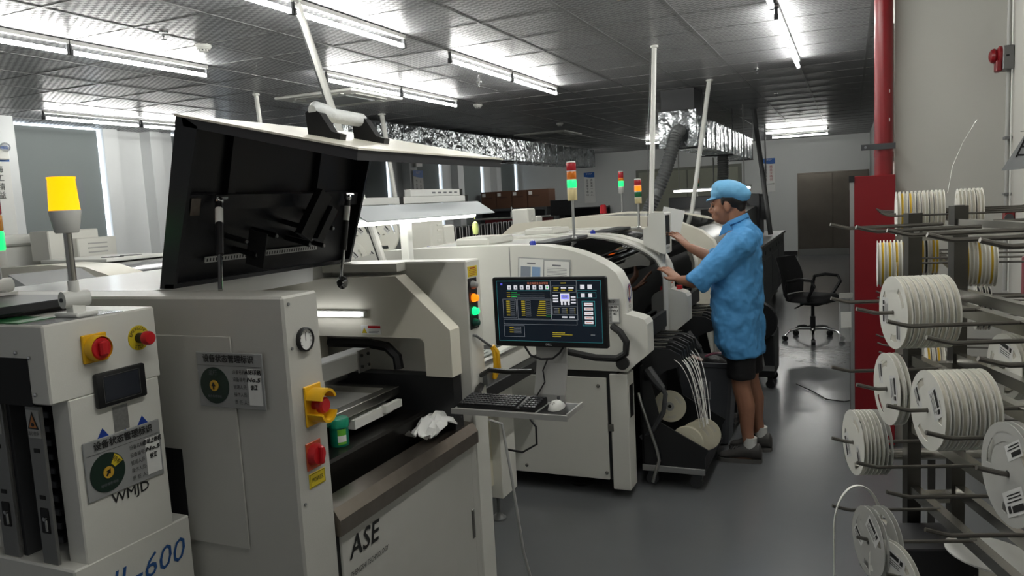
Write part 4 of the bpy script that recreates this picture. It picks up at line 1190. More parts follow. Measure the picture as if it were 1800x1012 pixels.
# ------------------------------------------------------------------ reflow oven
M_OVEN = mat('oven_grey', (96, 98, 100), .42, var=.05)
M_OVEN2 = mat('oven_dark', (70, 72, 75), .45, var=.06)
M_OVENT = mat('oven_top', (150, 150, 148), .3, .5, var=.06)
O = thing('reflow_oven', 'long grey reflow oven with row of round holes at the end of the line', 'oven', (-1.8, 10.9, 0))
part('oven_body', B().box(-2.7, -1.0, 8.9, 13.3, .16, .93, .01), M_OVEN, O)
part('oven_top', B().box(-2.72, -.98, 8.85, 13.35, .93, .97, .005), M_OVENT, O)
hd = [(9.2, .97), (9.45, 1.32), (12.0, 1.42), (12.0, .97)]
part('tunnel_hood', B().prism(hd, 'x', -2.5, -1.28), M_OVENT, O, smooth=0)
part('end_panel', B().box(-2.6, -1.24, 12.05, 12.6, .97, 1.60, .01), M_OVEN2, O)
part('end_bracket', B().box(-1.24, -1.14, 12.1, 12.3, 1.2, 1.55), M_OVEN2, O, smooth=0)
text('AI - 3D', .2, M_INK, O, frame((-1.68, 12.05, 1.40), (1, 0, 0), (0, 0, 1)), bold=.008)
for i in range(8):
    y = 9.3 + i * .5 + (.12 if i % 2 else 0)
    part('round_hole', B().cyl((-1.0, y, .84), (-.997, y, .84), .028, seg=12), M_DARK, O)
for i in range(4):
    part('side_door', B().box(-1.0, -.992, 8.98 + i * 1.07, 10.0 + i * 1.07, .2, .76, .004), M_OVEN, O, smooth=0)
for x in (-1.15, -2.55):
    for y in (9.1, 11.1, 13.1):
        part('oven_foot', B().lathe([(.06, 0), (.06, .02), (.03, .04), (.03, .17)], (x, y, 0), (0, 0, 1), 12), M_LGREY, O)
solo('exhaust_rail', B().bar((-1.4, 9.4, 1.0), (-1.3, 9.9, 1.0), .02, .02), M_ALU, 'short bright rail lying on the oven top', 'rail')
obk = thing('oven_monitor', 'black monitor standing on the oven top behind the worker', 'monitor', (-1.35, 9.0, .97))
part('screen_panel', B().box(-1.58, -1.16, 9.0, 9.04, 1.05, 1.46, .006), M_BLACK, obk)
part('stand', B().box(-1.42, -1.32, 9.0, 9.10, .971, 1.08), M_BLACK, obk, smooth=0)

# ------------------------------------------------------------------ signal towers down the line
tower('signal_tower', 'tall signal tower with lit green light on the nearest mounter', -1.58, 4.55, 1.405, .24, .030, [(S_IVO, .075), (S_WHT, .004), (S_GON, .048), (S_WHT, .004), (S_AMB, .048), (S_WHT, .004), (S_RED, .05)])
tower('signal_tower', 'signal tower with lit amber light left of the flexible hose', -1.48, 5.78, 1.405, .19, .026, [(S_IVO, .045), (S_WHT, .003), (S_GRN, .042), (S_WHT, .003), (S_AON, .042), (S_WHT, .003), (S_RED, .042)])
tower('signal_tower', 'small signal tower with lit green light and thin pole between the taller towers', -2.15, 7.72, 1.49, .2, .027, [(M_LGREY, .07), (S_GON, .055), (S_AMB, .03), (S_RED, .06)])
tower('signal_tower', 'tiny dark signal tower far away above the oven', -2.2, 12.3, 1.60, .1, .03, [(M_LGREY, .05), (S_GRN, .06), (S_AMB, .06), (S_RED, .06)])
solo('red_beacon_cap', B().lathe([(.035, 0), (.035, .02), (.032, .08), (.02, .09), (0, .09)], (-2.35, 7.72, 1.493), (0, 0, 1), 14), S_RED, 'small red cap beacon left of the thin green tower', 'beacon')
tower('signal_tower', 'red and amber signal tower peeking out right of the black lid', -4.05, 5.80, 1.172, .52, .024, [(S_GRN, .045), (S_AMB, .045), (S_RED, .05)])

# ------------------------------------------------------------------ ducts, hoses, poles
def duct_mat():
    m = mat('duct_foil', (186, 190, 192), .22, 1.0, var=.12, scale=6)
    nt = m.node_tree
    p = nt.nodes['Principled BSDF']
    tc = nt.nodes.new('ShaderNodeTexCoord')
    n = nt.nodes.new('ShaderNodeTexNoise')
    n.inputs['Scale'].default_value = 5.0
    n.inputs['Detail'].default_value = 3.0
    nt.links.new(tc.outputs['Object'], n.inputs['Vector'])
    b_ = nt.nodes.new('ShaderNodeBump')
    b_.inputs['Strength'].default_value = .7
    b_.inputs['Distance'].default_value = .06
    nt.links.new(n.outputs['Fac'], b_.inputs['Height'])
    nt.links.new(b_.outputs['Normal'], p.inputs['Normal'])
    return m
M_DUCT = duct_mat()
def duct(label, x0, x1, y0, y1, z0, z1, step):
    t = thing('air_duct', label, 'duct', ((x0 + x1) / 2, (y0 + y1) / 2, z0), group='foil covered air ducts')
    n = int((y1 - y0) / step)
    random.seed(int(abs(x0) * 100))
    for i in range(n):
        a = y0 + (y1 - y0) * i / n
        c = y0 + (y1 - y0) * (i + 1) / n
        d = random.uniform(0, .006)
        part('duct_section', B().box(x0 - d, x1 + d, a + .004, c - .004, z0 - d, z1 + d, .004), M_DUCT, t, smooth=0)
        part('duct_flange', B().box(x0 - .012, x1 + .012, c - .008, c + .008, z0 - .012, z1 + .012), M_DUCT, t, smooth=0)
    for y in (y0 + .3, (y0 + y1) / 2, y1 - .3):
        part('hanger_bar', B().box(x0 - .05, x1 + .05, y - .015, y + .015, z0 - .03, z0 - .014), M_DGREY, t, smooth=0)
        for xx in (x0 - .04, x1 + .04):
            part('hanger_rod', B().cyl((xx, y, z0 - .02), (xx, y, CZ), .005, seg=6), M_DGREY, t)
    return t
duct('silver foil air duct running to the back wall at left', -6.15, -5.65, 8.0, 18.0, 2.42, 2.80, .42)
d2_ = duct('silver foil air duct with flexible hoses above the oven', -2.0, -1.62, 9.0, 14.6, 2.21, 2.56, .36)
part('duct_end', B().box(-2.03, -1.59, 8.96, 9.0, 2.18, 2.60, .006), M_DUCT, d2_, smooth=0)
part('duct_box', B().box(-2.0, -1.62, 9.0, 9.5, 2.56, CZ - .01), M_DGREY, d2_, smooth=0)
M_FLEX = mat('flexible_hose', (120, 122, 122), .5, .4, var=.2, scale=40)
def flex(label, pts, r, n=70):
    P_ = [Vector(p) for p in pts]
    out, rs = [], []
    for i in range(n):
        t = i / (n - 1) * (len(P_) - 1)
        k = min(int(t), len(P_) - 2)
        f = t - k
        p0, p1, p2, p3 = P_[max(k - 1, 0)], P_[k], P_[k + 1], P_[min(k + 2, len(P_) - 1)]
        out.append(.5 * ((2 * p1) + (p2 - p0) * f + (2 * p0 - 5 * p1 + 4 * p2 - p3) * f * f + (3 * p1 - p0 - 3 * p2 + p3) * f ** 3))
        rs.append(r * (1.0 if i % 2 else .84))
    return solo('flexible_hose', B().tube(out, rs, 14), M_FLEX, label, 'hose', group='flexible exhaust hoses', smooth=60)
flex('large grey flexible hose curving down from the duct end left of the worker', [(-1.78, 8.93, 2.37), (-1.80, 8.80, 2.30), (-1.86, 8.72, 2.05), (-1.95, 8.65, 1.78), (-2.08, 8.6, 1.5), (-2.12, 8.6, 1.40)], .078, 84)
flex('small dark flexible hose hanging under the duct behind the worker cap', [(-1.80, 12.3, 2.24), (-1.80, 12.3, 1.95), (-1.82, 12.3, 1.75), (-1.82, 12.3, 1.61)], .09, 60)
def pole(label, p0, p1, r=.022, m=M_PLAST, wire=True):
    t = thing('cable_pole', label, 'pole', p0, group='cable poles up to the ceiling')
    part('pole_tube', B().tube([p0, p1], r, 10), m, t)
    part('ceiling_collar', B().lathe([(r * 1.6, 0), (r * 1.6, -.015), (r, -.02)], (p1[0], p1[1], p1[2]), (0, 0, 1), 10, cap=False), m, t)
    if wire:
        v = Vector((r * 1.3, 0, 0))
        part('wire', B().tube([Vector(p0) - v, (Vector(p0) + Vector(p1)) / 2 - v * 1.4, Vector(p1) - v], .004, 6), M_DGREY, t)
    return t
pole('white cable pole tilting up behind the raised black lid', (-2.34, 3.72, 1.0), (-2.84, 3.62, CZ), .02)
pole('short white cable pole top seen above the left part of the lid', (-5.25, 6.1, 1.345), (-5.36, 6.1, CZ), .022, wire=False)
pole('white cable pole standing right behind the lid grip', (-5.25, 8.5, .9), (-5.4, 8.4, CZ), .03, wire=False)
pole('white cable pole with a wire behind the operator console', (-1.50, 6.25, 1.40), (-1.445, 6.33, CZ), .020)
pole('white cable pole left of the worker cap', (-1.62, 8.3, 1.0), (-1.38, 8.6, CZ), .024, wire=False)
pole('dark grey pole standing on the oven in front of the blue sign', (-1.08, 11.9, .985), (-1.30, 12.02, CZ), .035, M_MGREY, wire=False)
for x, y, lab in ((-2.15, 13.6, 'thin hanging rod behind the foil duct, nearer'), (-1.45, 15.2, 'thin hanging rod beside the foil duct end')):
    solo('hanging_rod', B().tube([(x, y, CZ), (x, y, 1.75), (x + .15, y, 1.75)], .012, 6), M_LGREY, lab, 'rod')
hl = thing('oven_lamp', 'short fluorescent lamp hanging before the oven end, half behind the cap', 'lamp', (-1.8, 11.4, 1.7))
part('lamp_body', B().box(-2.4, -1.28, 11.37, 11.43, 1.705, 1.73), M_LGREY, hl, smooth=0)
part('tube', B().cyl((-2.38, 11.4, 1.69), (-1.30, 11.4, 1.69), .016), emi('oven_lamp_glow', (255, 253, 246), 2.5), hl, label='glowing white tube')
for xx in (-2.3, -1.38):
    part('hanger_rod', B().cyl((xx, 11.4, 1.73), (xx, 11.4, CZ), .008, seg=6), M_LGREY, hl)

# ================================================================== REELS
M_REEL = mat('reel_white', (232, 231, 222), .42, var=.03)
M_TAPE = mat('tape_paper', (206, 202, 188), .6, var=.1, scale=200)
M_TAPEY = mat('tape_yellow', (214, 176, 40), .55, var=.05)
M_TAPEB = mat('tape_black', (30, 30, 32), .5)
M_REELC = clear('reel_clear', (226, 228, 226), .06, .25, .72, (222, 222, 216))
RR = .089
def reel_meshes(wd, r=RR, wm=M_REEL, tm=M_TAPE, tr=.72, lab=True, fm=None):
    """a component reel with axis +x (label side towards -x), centred on the origin: flanges, wound tape, label"""
    fl = B()
    for s in (-1, 1):
        x0, x1 = s * (wd / 2 - .0014), s * wd / 2
        seg = 36
        n0 = len(fl.v)
        hub, rim = .0066, r
        # flange disc with three window slots approximated by a ring, three spokes and a hub plate
        fl.lathe([(r * .80, x0), (r, x0), (r, x1), (r * .80, x1), (r * .80, x0)], (0, 0, 0), (1, 0, 0), seg, cap=False)
        fl.lathe([(hub, x0), (r * .62, x0), (r * .62, x1), (hub, x1), (hub, x0)], (0, 0, 0), (1, 0, 0), seg, cap=False)
        for k in range(3):
            a0 = R(120 * k + (15 if s > 0 else 15))
            pts_o = [(r * .81 * math.cos(a0 + R(q)), r * .81 * math.sin(a0 + R(q))) for q in range(0, 76, 15)]
            pts_i = [(r * .61 * math.cos(a0 + R(q)), r * .61 * math.sin(a0 + R(q))) for q in range(75, -1, -15)]
            fl.prism(pts_o + pts_i, 'x', x0, x1)
    fl.lathe([(r * .30, -wd / 2 + .001), (r * .30, wd / 2 - .001)], (0, 0, 0), (1, 0, 0), 24, cap=False)
    me_f = mesh_of('flanges', fl, fm or wm)
    tp = B().lathe([(r * .31, -wd / 2 + .0016), (r * tr, -wd / 2 + .0016), (r * tr, wd / 2 - .0016), (r * .31, wd / 2 - .0016)], (0, 0, 0), (1, 0, 0), 36, cap=False)
    me_t = mesh_of('wound_tape', tp, tm)
    me_l = None
    if lab:
        lb_ = B()
        Ml = frame((-wd / 2 - .0004, 0, 0), (0, -1, 0), (0, 0, 1))
        it_ = [(-.034, .026, .034, .068, 0, 0), (-.028, .052, .012, .063, 1, .0004), (-.026, .044, .024, .046, 1, .0004), (-.026, .038, .018, .040, 1, .0004), (-.026, .033, .02, .035, 1, .0004), (.016, .050, .026, .062, 1, .0004),
               (-.066, -.045, -.014, -.018, 0, 0), (-.062, -.030, -.03, -.022, 1, .0004), (-.062, -.036, -.02, -.034, 1, .0004), (-.062, -.041, -.026, -.039, 1, .0004)]
        rects(lb_, Ml, it_[:6])
        lb2 = B()
        rects(lb2, Ml, it_[6:])
        me_l = (mesh_of('paper_label', lb_, [M_PAPER, M_INK], None, 0), mesh_of('paper_label', lb2, [M_PAPER, M_INK], None, 0))
    return me_f, me_t, me_l
def put_reel(meshes, loc, rz, label, group, tilt=0.0, ry=0.0):
    o = bpy.data.objects.new('component_reel', meshes[0])
    COL.objects.link(o)
    o.location = loc
    o.rotation_euler = (tilt, ry, rz)
    props(o, label, 'reel', group)
    FR[o.name] = None
    for nm, me in [('wound_tape', meshes[1])] + [('paper_label', q) for q in (meshes[2] or ())]:
        if me is None:
            continue
        c = bpy.data.objects.new(nm, me)
        COL.objects.link(c)
        c.parent = o
        FR[c.name] = None
    return o
RM8 = reel_meshes(.0125)
RMT = reel_meshes(.0125, tm=M_TAPE, tr=.93)
RMY = reel_meshes(.0115, tm=M_TAPEY, tr=.9, lab=False)
RMW = reel_meshes(.0115, tm=M_TAPE, tr=.9, lab=False)
RMK = reel_meshes(.0115, tm=M_TAPEB, tr=.9, lab=False)
RMC = reel_meshes(.013, tr=.6, fm=M_REELC)
RMB = reel_meshes(.0165, r=.089, tr=.55)

# ------------------------------------------------------------------ near reel rack (turned a little)
A0 = R(18)
U = Vector((math.sin(A0), -math.cos(A0), 0))
V = Vector((-math.cos(A0), -math.sin(A0), 0))
def RK(u, v, z): return U * u + V * v + Vector((0, 0, z))
LV = [1.535, 1.335, 1.145, .945, .75]
PU = [-2.14, -1.94, -1.745, -1.545, -1.345]
VR = -.93
def peg_path(u, v0, v1, z, tip):
    s = 1 if v1 > v0 else -1
    return [RK(u, v0, z), RK(u, v1 - s * .05, z), RK(u, v1 - s * .035, z + .003), RK(u, v1, z + tip)]
rk = thing('reel_rack', 'stainless steel peg rack holding stacks of white reels, nearest one', 'rack', RK(-1.8, VR, 0))
for v in (VR, VR - .125):
    part('post', B().bar(RK(-2.33, v, 0), RK(-2.33, v, 1.56 if v == VR else 1.575), .038, .038, U), mat('post_dark_steel', (92, 90, 86), .35, 1.0, var=.15), rk, smooth=0)
    part('post', B().bar(RK(-1.05, v, 0), RK(-1.05, v, 1.56), .038, .038, U), MATS['post_dark_steel'], rk, smooth=0)
    for z in (1.51, 1.28):
        part('bolt', B().cyl(RK(-2.31, v + .0, z), RK(-2.305, v, z), .009, seg=10), M_CHROME, rk)
for i, z in enumerate(LV):
    part('rail', B().bar(RK(-2.31, VR, z - .012), RK(-1.0, VR, z - .012), .026, .018 if i == 0 else .03), M_STEEL, rk, smooth=0)
    part('rail', B().bar(RK(-2.31, VR - .125, z - .012), RK(-1.0, VR - .125, z - .012), .026, .03), M_STEEL, rk, smooth=0)
    part('tie_bar', B().bar(RK(-2.33, VR, z - .04), RK(-2.33, VR - .125, z - .04), .03, .03), M_STEEL, rk, smooth=0)
    for k, u in enumerate(PU):
        part('peg', B().tube(peg_path(u, VR, -.643, z, .013), .0048, 8), M_GALV, rk)
        if i in (0, 1, 2):
            part('peg', B().tube(peg_path(u, VR - .125, -1.30, z, .013), .0048, 8), M_GALV, rk)
part('lower_shelf', B().bar(RK(-2.33, VR - .06, .50), RK(-1.0, VR - .06, .50), .42, .012), M_STEEL, rk, smooth=0)
part('foot_bar', B().cyl(RK(-2.45, -.78, .80), RK(-2.45, -1.2, .80), .018), M_STEEL, rk)
part('cap_end', B().lathe([(.013, 0), (.015, .02), (.013, .08), (.0, .085)], RK(-1.53, VR, 1.50), (.5, 0, .5), 12), M_PLAST, rk) if False else None
rng = random.Random(5)
def stack(level, k, n, v0, label, group, meshes=RM8, pitch=.0148, tilt=0.0):
    for i in range(n):
        p = RK(PU[k], v0 - i * pitch, LV[level] - .0)
        put_reel(meshes, p, A0 + rng.uniform(-.012, .012), '%s reel from the left, %s' % (ORD[i].capitalize(), label), group, tilt=rng.uniform(0, 2 * math.pi))
stack(1, 1, 8, -.735, 'white, in the thick stack beside the red cabinet edge', 'reels in the upper near stack', RMT, .0155)
stack(2, 1, 2, -.72, 'white, of the pair hanging left of the big stack', 'pair of reels on one peg', RM8, .0135)
stack(2, 2, 7, -.735, 'white, in the big stack at lower right', 'reels in the lower big stack', RMT, .0175)
put_reel(RMC, RK(PU[4], -.70, LV[2]), A0, 'large clear reel with barcode label at the right edge', None, tilt=2.6)
stack(3, 0, 3, -.705, 'white with label, in the lower stack under the pair', 'reels in the lower left stack', RM8, .02)
put_reel(RMC, RK(PU[0], -.705 - .062, LV[3]), A0, 'clear reel behind the lower left stack of reels', None, tilt=1.0)
put_reel(RMC, RK(PU[1], -.675, LV[4]), A0 + .1, 'translucent slotted reel at the bottom of the near rack', None, tilt=.6)
put_reel(RM8, RK(PU[1] + .09, -.70, LV[4] - .05), A0 + .3, 'white labelled reel at the bottom edge beside the looped tape', None, tilt=.2)
put_reel(RMC, RK(PU[1], -.71, LV[4]), A0 + .1, 'second translucent reel tucked behind the slotted one', None, tilt=1.7)
put_reel(RM8, RK(-2.14, -1.095, LV[2]), A0, 'white reel behind the stack, between the rack posts', None, tilt=.2)
put_reel(RM8, RK(-2.14, -1.115, LV[2]), A0, 'second white reel behind the post, hub showing', None, tilt=1.2)
put_reel(RMC, RK(-1.94, -1.10, LV[2]), A0, 'pale blank reel behind the big lower stack', None, tilt=.4)
put_reel(RMB, RK(-1.545, -1.17, LV[2]), A0, 'large pale reel at the right edge behind the big stack', None, tilt=2.0)
# tape loop
lp = []
for i in range(26):
    t = math.pi * i / 25
    lp.append(RK(-2.01 + .0 * i, -.69 + .045 * math.cos(t) - .02, .72 + .20 * math.sin(t)))
lp = [RK(-2.0, -.605, .62)] + [RK(-2.0, -.665 + .06 * math.cos(t), .76 + .115 * math.sin(t)) for t in [math.pi * i / 20 for i in range(21)]] + [RK(-1.99, -.722, .70)]
solo('tape_strip', B().tube(lp, .0085, 6, sq=.3), M_REEL, 'long looped carrier tape strip hanging at the bottom of the rack', 'tape')
solo('tape_strip', B().tube([RK(-1.545, -.86, 1.145), RK(-1.56, -.862, 1.12), RK(-1.565, -.85, 1.09)], .006, 6, sq=.15), M_REELC, 'short curled tape end hanging on a peg left of the clear reel', 'tape')
# clear bag with paper on the second level
bg = thing('parts_bag', 'clear zip bag with paper slip hanging from the leftmost peg', 'bag', RK(PU[0], -.685, 1.25))
Mb = frame(RK(PU[0] - .012, -.685, 1.30), V * -1, (0, 0, 1))
part('bag_film', B().box(-.017, .017, -.075, .06, -.004, .004, .003, 1, Mb), M_CLEAR, bg)
part('paper_slip', B().box(-.014, .013, -.035, .008, .0045, .0055, 0, 1, Mb), M_PAPER, bg, smooth=0)
part('zip_band', B().box(-.017, .017, .046, .06, .0042, .0052, 0, 1, Mb), M_LGREY, bg, smooth=0)
# date card at the upper right
dt = thing('date_card', 'tilted clear sleeve card with date writing at the right edge', 'card', RK(-1.55, VR, 1.56))
Mt = frame((.35, 2.0, 1.705), (1, 0, 0), (0, 0, 1))
part('card_sleeve', B().add([Mt @ Vector(p) for p in ((-.046, -.041, 0), (.16, -.036, 0), (.22, .16, 0), (.075, .17, 0), (-.046, -.041, .002), (.16, -.036, .002), (.22, .16, .002), (.075, .17, .002))], [(3, 2, 1, 0), (4, 5, 6, 7), (0, 1, 5, 4), (1, 2, 6, 5), (2, 3, 7, 6), (3, 0, 4, 7)]), clear('card_sleeve', (230, 232, 234), .1, .06, .5, (206, 208, 210)), dt, smooth=0)
text('日期', .050, M_INK, dt, Mt @ Matrix.Translation((.022, .002, .003)) @ Matrix.Rotation(R(-3), 4, 'Z'), shear=.35)
b = B(); rects(b, Mt, [(-.012, .040, .17, .0412, 0, .003), (.028, .105, .19, .106, 0, .003)]); part('card_lines', b, M_INK, dt, smooth=0)
part('card_stick', B().tube([Mt @ Vector((.06, -.04, -.004)), RK(-1.55, VR, 1.54)], .005, 6), M_PLAST, dt)
# contents of the lower shelf
solo('tape_roll', B().lathe([(.04, 0), (.085, 0), (.085, .05), (.04, .05), (.04, 0)], RK(-1.95, -.98, .507), (0, 0, 1), 28, cap=False), M_REELC, 'round pale roll lying on the low rack shelf', 'roll')
solo('shelf_box', B().box(-.1, .1, -.09, .09, 0, .14, .004, 1, Matrix.Translation(RK(-2.2, -.92, .507)) @ Matrix.Rotation(A0, 4, 'Z')), mat('box_black', (26, 26, 30), .5), 'black box standing on the low rack shelf', 'box')
solo('shelf_card', B().box(-.09, .09, -.15, .15, 0, .01, .002, 1, Matrix.Translation(RK(-1.6, -1.0, .56)) @ Matrix.Rotation(A0 + .2, 4, 'Z')), mat('card_blue', (44, 70, 110), .5), 'dark blue flat bag on the low rack shelf', 'bag')
solo('foil_bag', B().ball(RK(-2.22, -.80, .67), .055, 12, 7, (.8, 1, .7)), mat('foil_bag', (190, 192, 196), .18, 1.0, var=.2, scale=30, bump=1.0, bscale=30), 'crinkled silver foil bag on the low shelf behind the tape loop', 'bag')
solo('shelf_sheet', B().lathe([(0, 0), (.11, 0), (.11, .004), (0, .004)], RK(-2.05, -1.02, .66), (.1, .0, 1), 26), M_PAPER, 'white round reel lying flat on the low shelf', 'reel')

# ------------------------------------------------------------------ far reel rack with yellow and white reels edge on
fk = thing('reel_rack', 'second peg rack farther back with reels seen edge on', 'rack', (.42, 3.6, 0))
FL = [1.525, 1.345, 1.15, .95, .76]
FY = [3.25, 3.45, 3.65, 3.85]
for x, y in ((.35, 3.12), (.35, 4.05)):
    part('post', B().box(x - .016, x + .016, y - .016, y + .016, 0, 1.56), MATS['post_dark_steel'], fk, smooth=0)
for z in FL:
    for x in (.35,):
        part('rail', B().box(x - .012, x + .012, 3.12, 4.06, z - .03, z - .005), M_STEEL, fk, smooth=0)
    for y in FY:
        for s, x0, x1 in ((-1, .35, .105), (1, .35, .70)):
            part('peg', B().tube([(x0, y, z), (x1 - s * .04, y, z), (x1 - s * .02, y, z + .003), (x1, y, z + .012)], .0042, 6), M_GALV, fk)
for k, x in enumerate([.172 + .0142 * i for i in range(12)] + [.385 + .0142 * i for i in range(6)]):
    put_reel(RMY if k in (1, 3) else RMW, (x, 3.45, 1.525), rng.uniform(-.02, .02), '%s %s reel in the top row of the far rack, %s of the dark post' % (ORD[k if k < 12 else k - 12].capitalize(), 'yellow' if k in (1, 3) else 'pale', 'left' if k < 12 else 'right'), 'reels in the top far row', tilt=rng.uniform(0, 6))
for k in range(9):
    put_reel(RMY if k % 2 else RMW, (.098 + .0118 * k, 3.25, 1.345), 0, '%s %s reel in the group in front of the red cabinet' % (ORD[k].capitalize(), 'yellow' if k % 2 else 'white'), 'yellow banded reels at left', tilt=rng.uniform(0, 6))
for k in range(6):
    put_reel((RMW, RMY, RMK, RMW, RMY, RMY)[k], (.258 + .0135 * k, 3.65, 1.345), rng.uniform(-.01, .01), '%s reel from the left between the two dark posts, %s' % (ORD[k].capitalize(), ('white', 'yellow', 'black', 'white', 'yellow', 'yellow')[k]), 'reels between the posts', tilt=rng.uniform(0, 6))
for k in range(8):
    put_reel(RMW if k % 3 else RMY, (.385 + .0125 * k, 3.25, 1.345), 0, '%s %s reel in the group right of the dark post' % (ORD[k].capitalize(), 'white' if k % 3 else 'yellow'), 'yellowish reels at right', tilt=rng.uniform(0, 6))
for k in range(4):
    put_reel(RMY if k % 2 == 0 else RMW, (.265 + .016 * k, 3.25, .95), rng.uniform(-.01, .01), '%s %s reel low behind the big near stack' % (ORD[k].capitalize(), 'white' if k % 2 else 'yellow'), 'low yellow reels', tilt=rng.uniform(0, 6))
for k in range(3):
    put_reel(RMK, (.45 + .018 * k, 3.45, 1.15), 0, '%s dark reel hanging at the back of the far rack' % ORD[k].capitalize(), 'dark reels at the back', tilt=k)

solo('tape_strip', B().tube([(.345, 3.43, 1.60), (.36, 3.43, 1.70), (.395, 3.43, 1.79), (.425, 3.43, 1.845), (.44, 3.43, 1.87)], [.006, .005, .004, .004, .010], 6, sq=.2), M_REELC, 'loose tape end sticking up in front of the white column', 'tape')
solo('tape_strip', B().tube([(.155, 3.14, 1.36), (.152, 3.13, 1.28), (.145, 3.13, 1.21), (.150, 3.13, 1.185)], .008, 6, sq=.2), M_REELC, 'white strap hanging down from the yellow banded reels', 'tape')
solo('antistatic_bag', B().cbox((.625, 3.42, 1.27), (.07, .012, .16), .005, rot=Matrix.Rotation(R(8), 3, 'Z')), clear('pink_film', (206, 120, 134), .15, .2, .5, (196, 110, 124)), 'pink antistatic bag hanging at the right edge', 'bag')
# ------------------------------------------------------------------ column things: hydrant cabinet, pipe, sign, alarm
M_FIRE = mat('fire_red', (124, 12, 22), .35, var=.05)
hc = thing('hydrant_cabinet', 'tall red fire hydrant cabinet with aluminium door edge', 'cabinet', (.13, 5.6, 0))
part('cabinet_body', B().box(.02, .248, 5.2, 5.9, .02, 1.70, .003), M_FIRE, hc)
dr = part('cabinet_door', B().box(-.005, .02, 5.2, 5.9, .02, 1.70), M_ALU, hc, label='aluminium framed cabinet door', smooth=0)
part('door_glass', B().box(-.008, -.004, 5.26, 5.84, .1, 1.62), mat('cabinet_glass', (60, 30, 32), .1), dr, smooth=0)
for z in (.015, 1.68):
    part('corner_cap', B().box(-.009, .022, 5.19, 5.225, z - .015, z + .025), M_BLACK, dr, smooth=0)
M_FIRE2 = mat('pipe_red', (124, 14, 24), .38, var=.12, scale=7)
rp_ = thing('fire_pipe', 'red fire water pipe rising beside the white column', 'pipe', (.187, 5.29, 1.70))
part('pipe', B().cyl((.187, 5.30, 1.70), (.187, 5.30, CZ), .052, seg=24), M_FIRE2, rp_)
part('pipe_clamp', B().box(.06, .25, 5.236, 5.248, 1.855, 1.89), M_DGREY, rp_, smooth=0)
part('clamp_bolt', B().cyl((.085, 5.236, 1.872), (.085, 5.228, 1.872), .008, seg=8), M_CHROME, rp_)
part('clamp_band', B().lathe([(.055, 0), (.055, .03)], (.187, 5.30, 1.81), (0, 0, 1), 20, cap=False), M_FIRE2, rp_)
for dz, dy in ((.5, 0), (.33, .01)):
    part('paint_chip', B().ball((.187 + .03, 5.30 - .0425, 1.70 + dz), .008, 7, 5, (.4, .12, 1.5)), M_PAPER, rp_)
solo('wall_notice', B().box(.232, .25, 5.40, 5.95, 1.78, 2.62, .004), [M_LGREY], 'framed notice seen edge on at the side of the column', 'sign', smooth=0)
al = thing('fire_alarm', 'red fire alarm sounder on a grey box on the right wall', 'alarm', (.80, 5.18, 2.26))
part('back_box', B().box(.775, .829, 5.10, 5.22, 2.24, 2.37, .004), mat('alarm_box_grey', (112, 112, 110), .45, .5), al)
part('box_slot', B().box(.79, .805, 5.098, 5.101, 2.31, 2.32), M_DARK, al, smooth=0)
part('sounder', B().lathe([(.052, 0), (.052, .012), (.035, .022), (.042, .034), (.036, .05), (.018, .060), (0, .062)], (.775, 5.16, 2.325), (-1, 0, 0), 22).box(.745, .775, 5.12, 5.20, 2.235, 2.30, .006), M_FIRE, al, label='red domed sounder')
cd_ = thing('conduit', 'thin metal conduit down the right wall below the alarm', 'conduit', (.81, 5.18, .9))
part('conduit_pipe', B().cyl((.812, 5.16, 2.375), (.812, 5.16, CZ), .011).cyl((.812, 5.16, 1.0), (.812, 5.16, 2.24), .011), M_LGREY, cd_)
part('conduit_clip', B().box(.795, .83, 5.12, 5.20, 1.86, 1.875).box(.795, .83, 5.13, 5.19, 1.55, 1.56), M_MGREY, cd_, smooth=0)
part('thin_wire', B().cyl((.82, 5.11, 1.0), (.82, 5.11, CZ), .004, seg=6), M_PLAST, cd_)
cp = thing('alarm_call_point', 'small red manual call point low on the right wall', 'call point', (.79, 4.9, 1.4))
part('call_box', B().box(.782, .829, 5.0, 5.09, 1.38, 1.47, .004), M_FIRE, cp)
part('call_cover', B().cyl((.80, 4.998, 1.425), (.80, 4.985, 1.425), .022), M_DGREY, cp)

# ------------------------------------------------------------------ chair in the aisle
ch = thing('office_chair', 'black mesh swivel chair standing in the grey aisle', 'chair', (-.38, 8.85, 0), rz=R(-25), world=False)
M_MESH = mat('chair_mesh', (14, 14, 16), .7, var=.2)
for i in range(5):
    a = R(72 * i + 10)
    d = Vector((math.cos(a), math.sin(a), 0))
    lg = part('base_leg', B().tube([d * .03 + Vector((0, 0, .13)), d * .14 + Vector((0, 0, .135)), d * .25 + Vector((0, 0, .11)), d * .30 + Vector((0, 0, .06))], [.018, .017, .014, .012]), M_CHROME, ch)
    n_ = Vector((-d.y, d.x, 0))
    part('caster', B().cyl(d * .30 + n_ * .022 + Vector((0, 0, .028)), d * .30 - n_ * .022 + Vector((0, 0, .028)), .028), M_BLACK, lg)
part('gas_lift', B().cyl((0, 0, .1), (0, 0, .26), .028).cyl((0, 0, .26), (0, 0, .40), .018), M_BLACK, ch)
part('seat_mechanism', B().box(-.1, .1, -.09, .09, .385, .42).tube([(.05, .08, .40), (.06, .2, .37)], .008).tube([(-.05, -.08, .40), (-.1, -.2, .36)], .008), M_BLACK, ch)
sr = [[Vector((x * s, y * s, z)) for x, y in [(.25 * math.copysign(abs(math.cos(R(a))) ** .6, math.cos(R(a))), .24 * math.copysign(abs(math.sin(R(a))) ** .6, math.sin(R(a)))) for a in range(0, 360, 15)]] for s, z in ((.85, .42), (1, .435), (1, .47), (.9, .495), (.5, .50))]
part('seat', B().loft(sr), M_MESH, ch, smooth=50)
